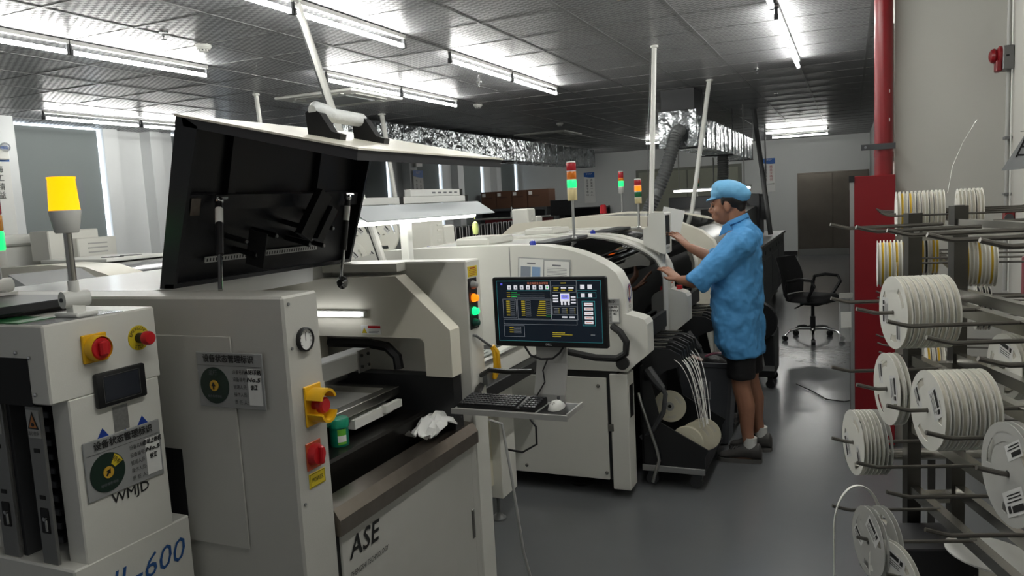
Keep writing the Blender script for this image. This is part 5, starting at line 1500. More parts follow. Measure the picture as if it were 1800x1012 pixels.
# backrest: curved panel at -x side
bk = []
for i in range(9):
    t = i / 8
    z = .50 + .40 * t
    x = -.23 - .10 * t + .03 * math.sin(t * 3)
    hw = .20 + .03 * math.sin(t * math.pi)
    bk.append([Vector((x - .04 * (1 - (y / hw) ** 2) + dx, y, z)) for dx, rev in ((0, 1), (.015, -1)) for y in ([hw * k / 5 * rev for k in range(-5, 6)])])
part('backrest', B().loft(bk), M_MESH, ch, smooth=50)
part('back_frame', B().tube([Vector((-.20, 0, .42)), Vector((-.31, 0, .45)), Vector((-.315, 0, .62)), Vector((-.30, 0, .75))], .018), M_BLACK, ch)
for s in (-1, 1):
    part('armrest', B().tube([(-.15, s * .25, .46), (-.16, s * .29, .52), (-.13, s * .30, .66), (0, s * .30, .69), (.14, s * .29, .68), (.17, s * .29, .62), (.10, s * .28, .50), (.08, s * .25, .45)], .017), M_BLACK, ch)

# ------------------------------------------------------------------ feeder trolleys
M_FEED = mat('feeder_black', (34, 35, 37), .45, var=.2, scale=30)
def feeder_cart(label, y0, y1, x1, tapes=True):
    t = thing('feeder_trolley', label, 'trolley', (-.95, (y0 + y1) / 2, 0), group='feeder trolleys under the mounters')
    part('side_plate', B().prism([(-1.085, .12), (-1.085, .62), (-1.03, .62), (-.98, .38), (x1 + .02, .24), (x1, .20), (x1, .12)], 'y', y0, y0 + .012), M_BLACKM, t, smooth=0)
    part('side_plate', B().prism([(-1.085, .12), (-1.085, .62), (-1.03, .62), (-.98, .38), (x1 + .02, .24), (x1, .20), (x1, .12)], 'y', y1 - .012, y1), M_BLACKM, t, smooth=0)
    part('tray_floor', B().box(-1.085, x1, y0, y1, .11, .125), M_BLACKM, t, smooth=0)
    part('back_board', B().box(-1.09, -1.08, y0, y1, .12, .70), M_DARK, t, smooth=0)
    part('side_rail', B().box(-1.09, x1 - .0, y0 - .014, y0 - .001, .10, .135, .002), M_ALU, t, smooth=0)
    part('bent_handle', B().tube([(-1.10, y0 - .012, .55), (-1.085, y0 - .022, .50), (-1.0, y0 - .022, .23), (-.99, y0 - .022, .17), (-1.03, y0 - .022, .04)], .010), M_ALU, t)
    for x in (-1.05, x1 - .06):
        for y in (y0 + .06, y1 - .06):
            part('caster', B().cyl((x, y - .015, .035), (x, y + .015, .035), .035).box(x - .02, x + .035, y - .025, y + .025, .06, .112), M_DGREY, t)
    n = int((y1 - y0 - .1) / .045)
    for i in range(n):
        y = y0 + .05 + .045 * i
        h = .80 + .012 * (i % 3)
        f = part('feeder', B().prism([(-1.09, h), (-.93, h - .01), (-.87, h - .04), (-.86, h - .10), (-.95, h - .13), (-1.03, h - .19), (-1.085, h - .19), (-1.09, h - .08)], 'y', y, y + .018), M_FEED, t, smooth=0)
        part('feeder_top', B().box(-1.085, -.95, y + .004, y + .014, h, h + .006), M_STEEL, f, smooth=0)
    part('feeder_cover', B().box(-1.09, -1.06, y0 + .10, y1 - .05, .832, .93), M_BLACKM, t, smooth=0)
    part('cable_connector', B().tube([(-1.05, y0 + .02, .68), (-1.0, y0 + .0, .62), (-.96, y0 - .01, .58)], [.03, .028, .02]).tube([(-.965, y0 - .01, .59), (-.945, y0 - .014, .55), (-.96, y0 - .01, .45), (-1.02, y0 + .0, .34), (-1.1, y0 + .02, .28)], .014), M_DGREY, t)
    return t
feeder_cart('black feeder trolley with hanging tapes beside the nearest mounter', 4.16, 4.80, -.74)
feeder_cart('second feeder trolley mostly hidden behind the worker', 5.32, 5.95, -.72)
# reels in the trolley: faces turned to the camera
RMF = reel_meshes(.012, r=.093, wm=M_IVORY, tm=M_TAPE, tr=.9, lab=False, fm=M_IVORY)
RMF2 = reel_meshes(.03, r=.09, wm=M_IVORY, tm=M_IVORY, tr=.97, lab=False, fm=M_IVORY)
for loc, me, lab in (((-.845, 4.21, .265), RMF2, 'large cream reel in the feeder trolley, frontmost'), ((-.80, 4.27, .275), RMF, 'cream reel behind the frontmost one in the trolley'), ((-.77, 4.33, .28), RMF, 'third cream reel in the trolley, mostly hidden'), ((-.965, 4.34, .43), RMF, 'smaller white reel higher up in the feeder trolley')):
    rl_ = put_reel(me, loc, R(90), lab, None, tilt=.5)
    hb2 = B().lathe([(.012, 0), (.026, 0), (.026, .002), (.012, .002), (.012, 0)], (-.016 if me is RMF2 else -.0068, 0, 0), (-1, 0, 0), 20, cap=False)
    part('hub_ring', hb2, M_LGREY, rl_)
    part('hub_hole', B().lathe([(0, 0), (.011, 0), (.011, .001), (0, .001)], (-.016 if me is RMF2 else -.0068, 0, 0), (-1, 0, 0), 12, cap=False), M_DARK, rl_)
rng2 = random.Random(9)
for i in range(12):
    y = 4.20 + .036 * i
    sp = rng2.uniform(-.03, .03)
    p0, p1, p2 = Vector((-.90 + sp, y, .735)), Vector((-.80 + sp + rng2.uniform(-.02, .02), y - .02, .70)), Vector((-.755 + rng2.uniform(-.025, .025), 4.22 + .011 * i, .35))
    pts = [p0.lerp(p1, t / 12).lerp(p1.lerp(p2, t / 12), t / 12) for t in range(13)]
    solo('carrier_tape', B().tube(pts, .0032, 5, sq=.5), M_PLAST, 'thin white carrier tape running from the feeders down to the reels', 'tape', group='white carrier tapes at the feeder trolley')
# waste bin
bn = thing('waste_bin', 'dark grey plastic bin with tidy person symbol', 'bin', (-.88, 5.12, 0))
M_BIN = mat('bin_grey', (84, 87, 92), .5, var=.06)
def ringbox(x0, x1, y0, y1, z, r_=.02):
    return [Vector((x, y, z)) for x, y in ((x0 + r_, y0), (x1 - r_, y0), (x1, y0 + r_), (x1, y1 - r_), (x1 - r_, y1), (x0 + r_, y1), (x0, y1 - r_), (x0, y0 + r_))]
part('bin_shell', B().loft([ringbox(-1.02, -.74, 5.0, 5.26, .01), ringbox(-1.06, -.70, 4.985, 5.28, .52), ringbox(-1.075, -.685, 4.975, 5.29, .525), ringbox(-1.075, -.685, 4.975, 5.29, .55), ringbox(-1.045, -.715, 5.0, 5.265, .55), ringbox(-1.0, -.76, 5.03, 5.24, .06)], cap=True), M_BIN, bn, smooth=30)
Mq = frame((-.90, 4.9885, .385), (1, 0, 0), (0, .03, 1))
b = B(); rects(b, Mq, [(-.058, -.075, .058, -.072, 0, .002), (-.058, .072, .058, .075, 0, .002), (-.058, -.075, -.055, .075, 0, .002), (.055, -.075, .058, .075, 0, .002), (.0, -.065, .012, .0, 0, .002), (.017, -.065, .029, .0, 0, .002), (.0, -.0, .03, .04, 0, .002), (-.03, .018, .0, .03, 0, .002), (-.045, -.065, -.042, -.015, 0, .002), (-.02, -.065, -.017, -.015, 0, .002), (-.045, -.065, -.017, -.062, 0, .002)])
b.lathe([(0, 0), (.011, 0), (.011, .001)], Mq @ Vector((.015, .054, .002)), (0, -1, 0), 12)
part('printed_symbol', b, mat('symbol_grey', (190, 192, 194), .6), bn, smooth=0)
solo('waste_pile', B().ball((-.89, 5.12, .50), .15, 14, 8, (1, .8, .55)), mat('waste_dark', (30, 28, 30), .5, var=.4, scale=20, bump=1.0, bscale=18), 'dark crumpled waste filling the grey bin', 'waste')
solo('waste_paper', B().cbox((-.94, 5.03, .575), (.10, .06, .01), .002, rot=Matrix.Rotation(R(20), 3, 'Y')), mat('waste_print', (190, 160, 150), .6, var=.2, scale=40), 'pale printed wrapper on top of the waste', 'wrapper')
solo('waste_ribbon', B().tube([(-.88, 5.05, .58), (-.83, 5.06, .60), (-.77, 5.08, .60), (-.72, 5.10, .57)], .018, 8, sq=.4), mat('waste_pink', (120, 52, 74), .4), 'dull pink wrapper strip on top of the waste', 'wrapper')
# black disc trolley beyond the worker
dk_ = thing('spool_trolley', 'dark trolley with a big black disc right of the worker', 'trolley', (-0.71, 6.6, 0))
part('disc', B().lathe([(0, 0), (.155, 0), (.165, .01), (.165, .04), (.155, .05), (0, .05)], (-0.71, 6.55, .58), (0, -1, 0), 28), M_BLACK, dk_)
part('body', B().box(-0.88, -0.58, 6.55, 7.0, .10, .46, .01), M_BLACKM, dk_)
part('rail', B().box(-0.90, -0.58, 6.53, 6.55, .16, .20), M_ALU, dk_, smooth=0)
part('hoop', B().tube([(-0.78, 6.52, .2), (-0.76, 6.50, .4), (-0.72, 6.5, .44), (-0.68, 6.5, .36), (-0.66, 6.52, .2)], .009), M_ALU, dk_)
for x in (-.84, -.62):
    for y in (6.6, 6.95):
        part('caster', B().cyl((x, y - .015, .035), (x, y + .015, .035), .035).box(x - .02, x + .02, y - .02, y + .02, .05, .1), M_BLACK, dk_)
part('disc_support', B().box(-0.73, -0.69, 6.56, 6.60, .44, .6), M_BLACKM, dk_, smooth=0)
solo('floor_cable', B().tube([(-.42, 6.7, .02), (-.30, 6.55, .008), (-.18, 6.3, .008), (-.05, 6.25, .008), (.1, 6.4, .008)], .005, 6), M_BLACK, 'thin black cable lying on the aisle floor beside the worker', 'cable')
solo('floor_cable', B().tube([(-1.33, 2.88, .5), (-1.36, 2.88, .72), (-1.45, 2.88, .74)], .006, 6).tube([(-1.33, 2.88, .5), (-1.30, 2.9, .15), (-1.28, 2.92, .02), (-1.22, 2.9, .006), (-1.22, 2.75, .006)], .006, 6), mat('cable_grey_white', (170, 170, 168), .5), 'pale cable dropping from the keyboard tray to the floor', 'cable')
solo('tray_cable', B().tube([(-1.62, 2.99, .74), (-1.66, 2.97, .6), (-1.60, 2.96, .45), (-1.66, 2.95, .30)], .005, 6), M_BLACK, 'black cable hanging below the left end of the keyboard tray', 'cable')
solo('tray_cable', B().tube([(-1.36, 3.08, .745), (-1.28, 3.06, .66), (-1.28, 3.06, .58), (-1.36, 3.08, .53), (-1.45, 3.1, .53)], .005, 6), M_BLACK, 'black cable bowed out below the keyboard tray over the white panel', 'cable')

# ================================================================== BACKGROUND
# ------------------------------------------------------------------ ceiling devices
def cassette(label, x, y, s=.95):
    t = thing('ceiling_cassette', label, 'air conditioner', (x, y, CZ - .05), group='ceiling cassette air conditioners')
    part('panel', B().box(x - s / 2, x + s / 2, y - s / 2, y + s / 2, CZ - .03, CZ - .003, .008), M_PLAST, t)
    part('grille', B().box(x - s * .27, x + s * .27, y - s * .27, y + s * .27, CZ - .042, CZ - .028, .006), mat('grille_grey', (128, 130, 130), .5, var=.3, scale=160), t)
    for dx, dy, w_, h_ in ((0, .38, .6, .07), (0, -.38, .6, .07), (.38, 0, .07, .6), (-.38, 0, .07, .6)):
        part('louvre', B().box(x + s * (dx - w_ / 2), x + s * (dx + w_ / 2), y + s * (dy - h_ / 2), y + s * (dy + h_ / 2), CZ - .038, CZ - .029, .004), M_LGREY, t)
cassette('white ceiling cassette air conditioner above the black lid', -4.9, 6.85)
cassette('dim ceiling cassette air conditioner before the back of the room', -4.95, 13.1)
def smoke(label, x, y):
    t = thing('smoke_detector', label, 'detector', (x, y, CZ - .05), group='ceiling smoke detectors')
    part('base', B().lathe([(.055, 0), (.055, -.018), (.05, -.022)], (x, y, CZ - .001), (0, 0, 1), 20), M_PLAST, t)
    part('sensor_head', B().lathe([(.05, -.022), (.046, -.03), (.036, -.034), (.034, -.048), (0, -.05)], (x, y, CZ - .001), (0, 0, 1), 20), M_PLAST, t)
    part('sensor_slots', B().lathe([(.0365, -.036), (.0358, -.044)], (x, y, CZ - .001), (0, 0, 1), 10, cap=False), M_DARK, t)
smoke('round smoke detector above the left row of tubes', -4.1, 4.18)
smoke('small smoke detector right of the air conditioner tubes', -4.1, 8.5)
smoke('tiny smoke detector above the dim far air conditioner', -4.15, 11.5)
for x, y, lab in ((-4.0, 3.75, 'sprinkler head at upper left beside the round detector'), (-3.35, 7.0, 'sprinkler head above the centre tubes'), (-2.0, 10.5, 'tiny sprinkler head at ceiling centre'), (-.85, 8.2, 'sprinkler head left of the tube near the red pipe'), (-.85, 10.4, 'small sprinkler head farther along the dark ceiling'), (-.75, 13.5, 'tiny sprinkler head above the crosswise tubes')):
    solo('ceiling_sprinkler', B().lathe([(.03, 0), (.03, -.006), (.008, -.008), (.008, -.03), (.004, -.032), (.004, -.045), (.018, -.047), (.018, -.05), (0, -.05)], (x, y, CZ), (0, 0, 1), 12), M_CHROME, lab, 'sprinkler', group='ceiling sprinklers')

# ------------------------------------------------------------------ wall signs
def wall_sign(label, Mx, W_, H_, cols, dark=False):
    s = thing('wall_sign', label, 'sign', Mx @ Vector((0, -H_ / 2, 0)))
    part('board', B().box(-W_ / 2, W_ / 2, -H_ / 2, H_ / 2, 0, .012, .002, 1, Mx), M_PAPER, s, smooth=0)
    b_ = B(); rects(b_, Mx, [(-W_ / 2, H_ * .38, W_ / 2, H_ / 2, 0, .0135)]); part('blue_band', b_, M_BLUE, s, smooth=0)
    cv_ = [(-W_ / 2 + W_ * i / 10, H_ * .38 - H_ * .05 * math.sin(math.pi * i / 10 * .5 + .3)) for i in range(11)]
    b_ = B(); b_.add([Mx @ Vector((x, y, .0138)) for x, y in cv_] + [Mx @ Vector((x, y, .0138)) for x, y in ((W_ / 2, H_ * .385), (-W_ / 2, H_ * .385))], [tuple(range(13))]); part('blue_wave', b_, M_BLUE, s, smooth=0)
    text('安全生产', H_ * .055, M_PAPER, s, Mx @ Matrix.Translation((0, H_ * .45, .0145)))
    for x, body, m_ in cols:
        for i, c_ in enumerate(body):
            text(c_, H_ * .085, m_, s, Mx @ Matrix.Translation((x * W_, H_ * (.24 - .095 * i), .0145)))
    return s
M_TXR = mat('sign_red_text', (170, 40, 50), .6)
wall_sign('blue topped notice on the back wall behind the tall green tower', frame((-6.5, YB - .014, 1.95), (1, 0, 0), (0, 0, 1)), .30, .82, ((-.2, '安全重于泰山', M_INK), (.2, '质量第一人人', M_INK)))
wall_sign('blue topped notice on the back wall behind the grey oven pole', frame((-1.86, YB - .014, 2.0), (1, 0, 0), (0, 0, 1)), .32, .82, ((-.2, '以质求存以', M_INK), (.2, '精益求精创', M_TXR)))
wall_sign('blue and white notice on the left column, cut by the photo edge', frame((XL + .424, 5.22, 2.05), (0, 1, 0), (0, 0, 1)), .42, .95, ((-.2, '海纳百川', M_INK), (.22, '海工精益', M_INK)))
wall_sign('dim blue notice on the window wall seen above the bench lamp', frame((XL + .075, 14.5, 2.0), (0, 1, 0), (0, 0, 1)), .42, .9, ((-.2, '节约用电', M_INK), (.2, '人人有责', M_INK)))
def twin_lamp(label, x, y, z):
    t = thing('emergency_lamp', label, 'lamp', (x, y, z))
    part('lamp_box', B().box(x, x + .06, y - .13, y + .13, z, z + .11, .01), M_PLAST, t)
    for s_ in (-1, 1):
        part('lamp_head', B().ball((x + .06, y + s_ * .09, z + .13), .05, 12, 8), M_CLEAR, t)
twin_lamp('twin headed emergency lamp on the left column, cut by the photo edge', XL + .425, 5.28, 2.38)
twin_lamp('twin headed emergency lamp above the dim blue notice', XL + .075, 14.5, 2.52)

# ------------------------------------------------------------------ furniture at the far left
wb_ = thing('storage_shelf', 'dark open shelf against the back wall below the tall blue notice', 'shelf', (-6.6, 19.7, 0))
for x in (-7.35, -5.95):
    for y in (19.5, 20.1):
        part('upright', B().box(x - .02, x + .02, y - .02, y + .02, 0, 1.45), M_BLACKM, wb_, smooth=0)
for z in (.3, .85, 1.42):
    part('shelf_board', B().box(-7.37, -5.93, 19.48, 20.12, z - .015, z + .015), M_BLACKM, wb_, smooth=0)
part('back_sheet', B().box(-7.35, -5.95, 20.1, 20.12, .1, 1.4), M_DGREY, wb_, smooth=0)
rc = thing('red_cabinet', 'red framed machine cabinet with black front far at the back', 'cabinet', (-7.3, 16.9, 0))
part('cabinet_body', B().box(-8.0, -6.55, 16.6, 17.4, .0, 1.28, .01), mat('cabinet_red', (126, 24, 32), .4), rc)
part('black_front', B().box(-7.65, -6.9, 16.585, 16.6, .5, 1.12), M_DARK, rc, smooth=0)
part('counter_top', B().box(-8.3, -6.5, 16.55, 17.45, 1.28, 1.31), M_LGREY, rc, smooth=0)
sh2 = thing('shelf_unit', 'dark shelf behind the red cabinet carrying the brown cartons', 'shelf', (-8.0, 17.75, 0))
part('shelf_frame', B().box(-8.55, -6.75, 17.5, 18.0, 1.46, 1.52).box(-8.55, -8.5, 17.5, 18.0, 0, 1.46).box(-6.8, -6.75, 17.5, 18.0, 0, 1.46), M_DGREY, sh2, smooth=0)
part('shelf_back', B().box(-8.55, -6.75, 17.97, 18.0, .0, 1.46), M_DGREY, sh2, smooth=0)
M_CARD = mat('cardboard', (88, 58, 40), .75, var=.06)
for i in range(4):
    x = -8.5 + i * .42
    c = thing('carton', 'brown carton in the row on the far shelf, %s from the left' % ORD[i], 'carton', (x + .2, 17.75, 1.52), group='brown cartons on the far shelf')
    part('carton_body', B().box(x, x + (.40 if i < 3 else .55), 17.52, 17.98, 1.521, 1.95, .004), M_CARD, c, smooth=0)
    part('carton_label', B().box(x + .03, x + .12, 17.517, 17.52, 1.83, 1.91), M_PAPER, c, smooth=0)
    b = B(); rects(b, frame((x + .2, 17.52, 1.78), (1, 0, 0), (0, 0, 1)), [(-.12, 0, .1, .03, 0, .001)]); part('carton_print', b, mat('carton_ink', (70, 44, 30), .7), c, smooth=0)
fm_ = thing('desk_monitor', 'black monitor on a stand far at the back right of the cartons', 'monitor', (-6.25, 17.0, 1.0))
part('panel', B().box(-6.46, -5.9, 17.0, 17.05, 1.30, 1.66, .006), M_BLACK, fm_)
part('stand', B().box(-6.25, -6.15, 17.02, 17.12, .801, 1.32), M_BLACK, fm_, smooth=0)
dsk = thing('back_desk', 'dim grey desk below the far black monitor', 'desk', (-6.3, 17.1, 0))
part('desk_top', B().box(-6.5, -5.6, 16.8, 17.5, .76, .80), M_BLACKM, dsk, smooth=0)
part('desk_side', B().box(-6.5, -6.45, 16.8, 17.5, 0, .76).box(-5.65, -5.6, 16.8, 17.5, 0, .76), M_LGREY, dsk, smooth=0)
solo('spray_bottle', B().lathe([(.03, 0), (.03, .12), (.012, .15), (.012, .2), (.016, .2), (.016, .24), (0, .25)], (-7.35, 16.75, 1.312), (0, 0, 1), 12), M_PLAST, 'white bottle on the counter of the far red cabinet', 'bottle')

# ------------------------------------------------------------------ second production line behind the first
def magazine_rack(label, x, y, n):
    t = thing('magazine_rack', label, 'rack', (x, y, 0), group='black board magazines on racks')
    part('rack_base', B().box(x - .25, x + .25, y - .05, y + n * .1 + .05, .78, .85), M_DGREY, t, smooth=0)
    for s_ in (-.2, .2):
        for yy in (y, y + n * .1):
            part('rack_leg', B().box(x + s_ - .02, x + s_ + .02, yy - .02, yy + .02, 0, .78), M_DGREY, t, smooth=0)
    return t
magazine_rack('rack base under the black board magazines at mid distance', -4.5, 7.8, 25)
for i in range(14):
    y = 7.8 + i * .175
    m_ = thing('board_magazine', '%s black board magazine from the left in the row behind the mounters' % ORD[i].capitalize(), 'magazine', (-4.5, y, .85), group='black board magazines in the row')
    part('magazine_body', B().box(-4.66, -4.34, y, y + .15, .851, 1.38, .004), M_BLACKM, m_, smooth=0)
    part('magazine_rod', B().cyl((-4.33, y + .02, .852), (-4.33, y + .02, 1.40), .007, seg=6).cyl((-4.33, y + .13, .852), (-4.33, y + .13, 1.40), .007, seg=6).cyl((-4.33, y + .02, 1.40), (-4.33, y + .13, 1.40), .007, seg=6), M_ALU, m_)
# white machines at far left
w1 = thing('white_mounter', 'white machine with black curved window of the second line, left of the lid', 'machine', (-5.6, 4.9, 0))
pw_ = [(-4.75, .5), (-4.75, 1.02), (-4.82, 1.16), (-5.0, 1.26), (-5.3, 1.34), (-5.7, 1.36), (-6.4, 1.34), (-6.6, 1.2), (-6.6, .5)]
part('near_frame', B().prism(pw_, 'y', 4.0, 4.3), M_CREAM, w1, smooth=40)
part('far_frame', B().prism(pw_, 'y', 5.9, 6.2), M_CREAM, w1, smooth=40)
part('black_cover', B().prism([(x - .01 if x > -5.8 else x + .01, z - .012) for x, z in pw_], 'y', 4.3, 5.9), mat('black_gloss', (16, 17, 19), .12, coat=.5), w1, smooth=40)
part('base', B().box(-6.55, -4.8, 4.02, 6.18, .0, .5), M_WHITE, w1, smooth=0)
part('white_handle', B().box(-4.93, -4.80, 4.9, 5.15, 1.17, 1.225, .01), M_PLAST, w1)
part('deck_plate', B().box(-6.3, -5.5, 4.35, 5.0, 1.345, 1.375, .006), M_PLAST, w1)
part('deck_slots', B().box(-5.75, -5.6, 4.5, 4.6, 1.375, 1.379).box(-5.75, -5.6, 4.68, 4.78, 1.375, 1.379), M_DARK, w1, smooth=0)
w2 = thing('printer_unit', 'white desktop machine against the grey blind behind the amber beacon', 'machine', (-6.4, 4.75, 1.36))
part('body', B().box(-6.7, -6.45, 4.55, 5.05, 1.35, 1.62, .01), M_WHITE, w2)
part('front_tray', B().box(-6.45, -6.35, 4.75, 5.15, 1.35, 1.54, .008), M_WHITE, w2)
for i in range(3):
    part('vent_slit', B().box(-6.352, -6.347, 4.85, 5.05, 1.40 + .04 * i, 1.412 + .04 * i), M_LGREY, w2, smooth=0)
w3 = thing('white_cabinet', 'tall white cabinet with lidded top beside the left signal tower', 'cabinet', (-7.2, 4.5, 0))
part('cabinet_body', B().box(-7.6, -6.9, 4.2, 4.9, 0, 1.50, .01), M_PLAST, w3)
part('cabinet_lid', B().box(-7.62, -6.86, 4.18, 4.94, 1.50, 1.60, .02), M_PLAST, w3)
part('lid_latch', B().box(-6.87, -6.84, 4.8, 4.88, 1.42, 1.52, .008), M_PLAST, w3)
w4 = thing('clear_hood', 'clear plastic hood with paper and foil on the second line at left', 'hood', (-3.6, 2.75, 1.0))
part('hood_panel', B().prism([(-3.55, 1.24), (-3.95, 1.42), (-3.955, 1.42), (-3.955, 1.0), (-3.55, 1.0)], 'y', 2.55, 2.95), clear('hood_clear', (225, 228, 230), .12, .1, .25), w4, smooth=0)
part('hood_base', B().box(-4.0, -3.5, 2.5, 3.05, .0, 1.0), M_WHITE, w4, smooth=0)
solo('foil_lump', B().ball((-3.42, 2.82, 1.06), .06, 12, 8, (1, 1, 1)), MATS['foil_bag'], 'crinkled foil lump beside the amber beacon pole', 'foil')
solo('foil_stand', B().box(-3.48, -3.2, 2.7, 3.05, 0, 1.0), M_WHITE, 'white stand under the crinkled foil lump', 'stand')
# hanging reels and grey boxes at mid distance
rs = thing('reel_stand', 'pale stand carrying white reels behind the raised lid', 'stand', (-3.5, 4.6, 0))
part('stand_post', B().box(-3.66, -3.60, 5.05, 5.11, 0, 1.56), M_PLAST, rs, smooth=0)
part('stand_shelf', B().box(-3.9, -3.12, 4.65, 5.4, 1.10, 1.14), M_PLAST, rs, smooth=0)
part('stand_arm', B().bar((-3.75, 5.08, 1.465), (-3.12, 5.08, 1.465), .02, .02), M_LGREY, rs, smooth=0)
for x_, y_ in ((-3.22, 4.93), (-3.41, 4.86)):
    part('reel_peg', B().cyl((x_, y_ - .02, 1.465), (x_ + .02, 5.08, 1.465), .005, seg=8), M_STEEL, rs)
for x_, y_ in ((-3.86, 4.7), (-3.16, 4.7), (-3.86, 5.36), (-3.16, 5.36)):
    part('stand_leg', B().box(x_ - .02, x_ + .02, y_ - .02, y_ + .02, 0, 1.10), M_PLAST, rs, smooth=0)
RMG = reel_meshes(.014, r=.14, tr=.5, lab=True)
for loc, lab in (((-3.41, 4.86, 1.465), 'white slotted reel right beside the raised lid edge'), ((-3.22, 4.93, 1.465), 'white slotted reel hanging left of the bench lamp post'), ((-3.40, 4.76, 1.285), 'white reel lying low behind the printer, left one'), ((-3.27, 4.80, 1.285), 'white reel lying low behind the printer, right one')):
    put_reel(RMG, loc, R(82), lab, None, tilt=.7)
gb_ = thing('grey_instrument', 'dark grey instrument box behind the bench lamp post', 'instrument', (-3.7, 5.9, .96))
part('case', B().box(-4.1, -3.55, 5.7, 6.3, .9, 1.17, .01), M_DGREY, gb_)
part('socket', B().box(-3.552, -3.548, 5.95, 6.0, 1.02, 1.10), M_PAPER, gb_, smooth=0)
part('vent_block', B().box(-3.552, -3.546, 6.12, 6.22, 1.0, 1.13), M_BLACK, gb_, smooth=0)
solo('instrument_table', B().box(-4.2, -3.5, 5.6, 6.8, 0, .9), M_LGREY, 'light table under the dark grey instrument box', 'table', smooth=0)
solo('orange_card', B().cbox((-3.25, 5.05, 1.10), (.004, .14, .20)), mat('card_print', (206, 150, 110), .5, var=.6, scale=26), 'small card printed in orange and red behind the printer', 'card')

# ================================================================== THE WORKER
def fused(name, b, m, parent, voxel=.008, smooth=3, label=None, wob=0.0, seed=0, fac=.5):
    """closed overlapping shapes melted into one continuous skin"""
    inv = FR.get(parent.name) if parent else None
    me = mesh_of(name, b, m, inv, 0)
    tmp = bpy.data.objects.new('tmp', me)
    COL.objects.link(tmp)
    r = tmp.modifiers.new('r', 'REMESH')
    r.mode = 'VOXEL'
    r.voxel_size = voxel
    if smooth:
        s = tmp.modifiers.new('s', 'SMOOTH')
        s.iterations = smooth
        s.factor = fac
    if wob:
        tx = bpy.data.textures.new(name + '_folds', 'CLOUDS')
        tx.noise_scale = .085
        tx.noise_depth = 2
        d = tmp.modifiers.new('d', 'DISPLACE')
        d.texture = tx
        d.strength = wob
        d.mid_level = .5
    dg = bpy.context.evaluated_depsgraph_get()
    me2 = bpy.data.meshes.new_from_object(tmp.evaluated_get(dg))
    bpy.data.objects.remove(tmp)
    me2.name = name
    me2.materials.clear()
    me2.materials.append(m)
    me2.shade_smooth()
    o = bpy.data.objects.new(name, me2)
    COL.objects.link(o)
    if parent:
        o.parent = parent
        FR[o.name] = inv
    if label:
        o['label'] = label
    return o

M_SKIN = mat('skin', (158, 112, 88), .5, var=.06, scale=30, bump=.04, bscale=300)
M_COAT = mat('coat_blue', (76, 148, 204), .7, var=.05, scale=10, bump=.8, bscale=11)
M_CAP = mat('cap_blue_cloth', (110, 176, 218), .7, var=.05, scale=14, bump=.3, bscale=30)
M_HAIR = mat('hair_black', (20, 17, 16), .5, var=.2, scale=80)
M_SHORT = mat('shorts_black', (17, 17, 20), .8, var=.15)
M_SHOE = mat('shoe_grey', (66, 64, 62), .65, var=.12, scale=30)
M_SOLE = mat('shoe_sole', (84, 82, 80), .7)
M_SOCK = mat('sock_white', (206, 206, 202), .8, var=.05)
YW = 4.80
wk = thing('person', 'worker in light blue coat and cap reaching to the operator console', 'person', (-.60, YW, 0))
# body: one skin from feet to head
sk = B()
def T_(pts, rs, seg=14):
    sk.tube(pts, rs, seg)
# head (facing -x, chin a little down)
hx, hz = -.680, 1.575
sk.ball((hx + .012, YW, hz + .022), .1, 20, 14, (.98, .76, .95))
sk.ball((hx - .030, YW, hz - .030), .1, 18, 12, (.60, .58, .80))
sk.ball((hx - .050, YW, hz - .082), .045, 14, 9, (.78, .95, .72))
T_([(hx + .035, YW, hz - .045), (hx - .02, YW, hz - .088), (hx - .052, YW, hz - .095)], [.05, .042, .030])
# brow, nose, lips
sk.tube([(hx - .082, YW - .042, hz + .005), (hx - .093, YW, hz + .010), (hx - .082, YW + .042, hz + .005)], .011, 8)
sk.tube([(hx - .088, YW, hz + .0), (hx - .100, YW, hz - .022), (hx - .110, YW, hz - .042)], [.006, .0085, .0105], 8)
sk.ball((hx - .098, YW - .010, hz - .046), .010, 8, 6)
sk.ball((hx - .098, YW + .010, hz - .046), .010, 8, 6)
sk.ball((hx - .088, YW, hz - .068), .018, 10, 6, (.55, 1.2, .35))
sk.ball((hx - .086, YW, hz - .080), .018, 10, 6, (.55, 1.05, .38))
for s in (-1, 1):
    sk.ball((hx + .006, YW + s * .078, hz - .018), .03, 10, 8, (.62, .28, 1.05), Matrix.Rotation(R(-12), 3, 'Y'))
    sk.ball((hx - .055, YW + s * .045, hz - .038), .024, 10, 8, (.8, .6, .9))
# neck and trunk
T_([(hx + .045, YW, hz - .03), (hx + .052, YW, hz - .11), (hx + .062, YW, hz - .17)], [.058, .055, .065])
T_([(-.62, YW, 1.42), (-.615, YW, 1.28), (-.62, YW, 1.08), (-.61, YW, .86)], [(.12, .075), (.15, .085), (.135, .085), (.14, .09)])
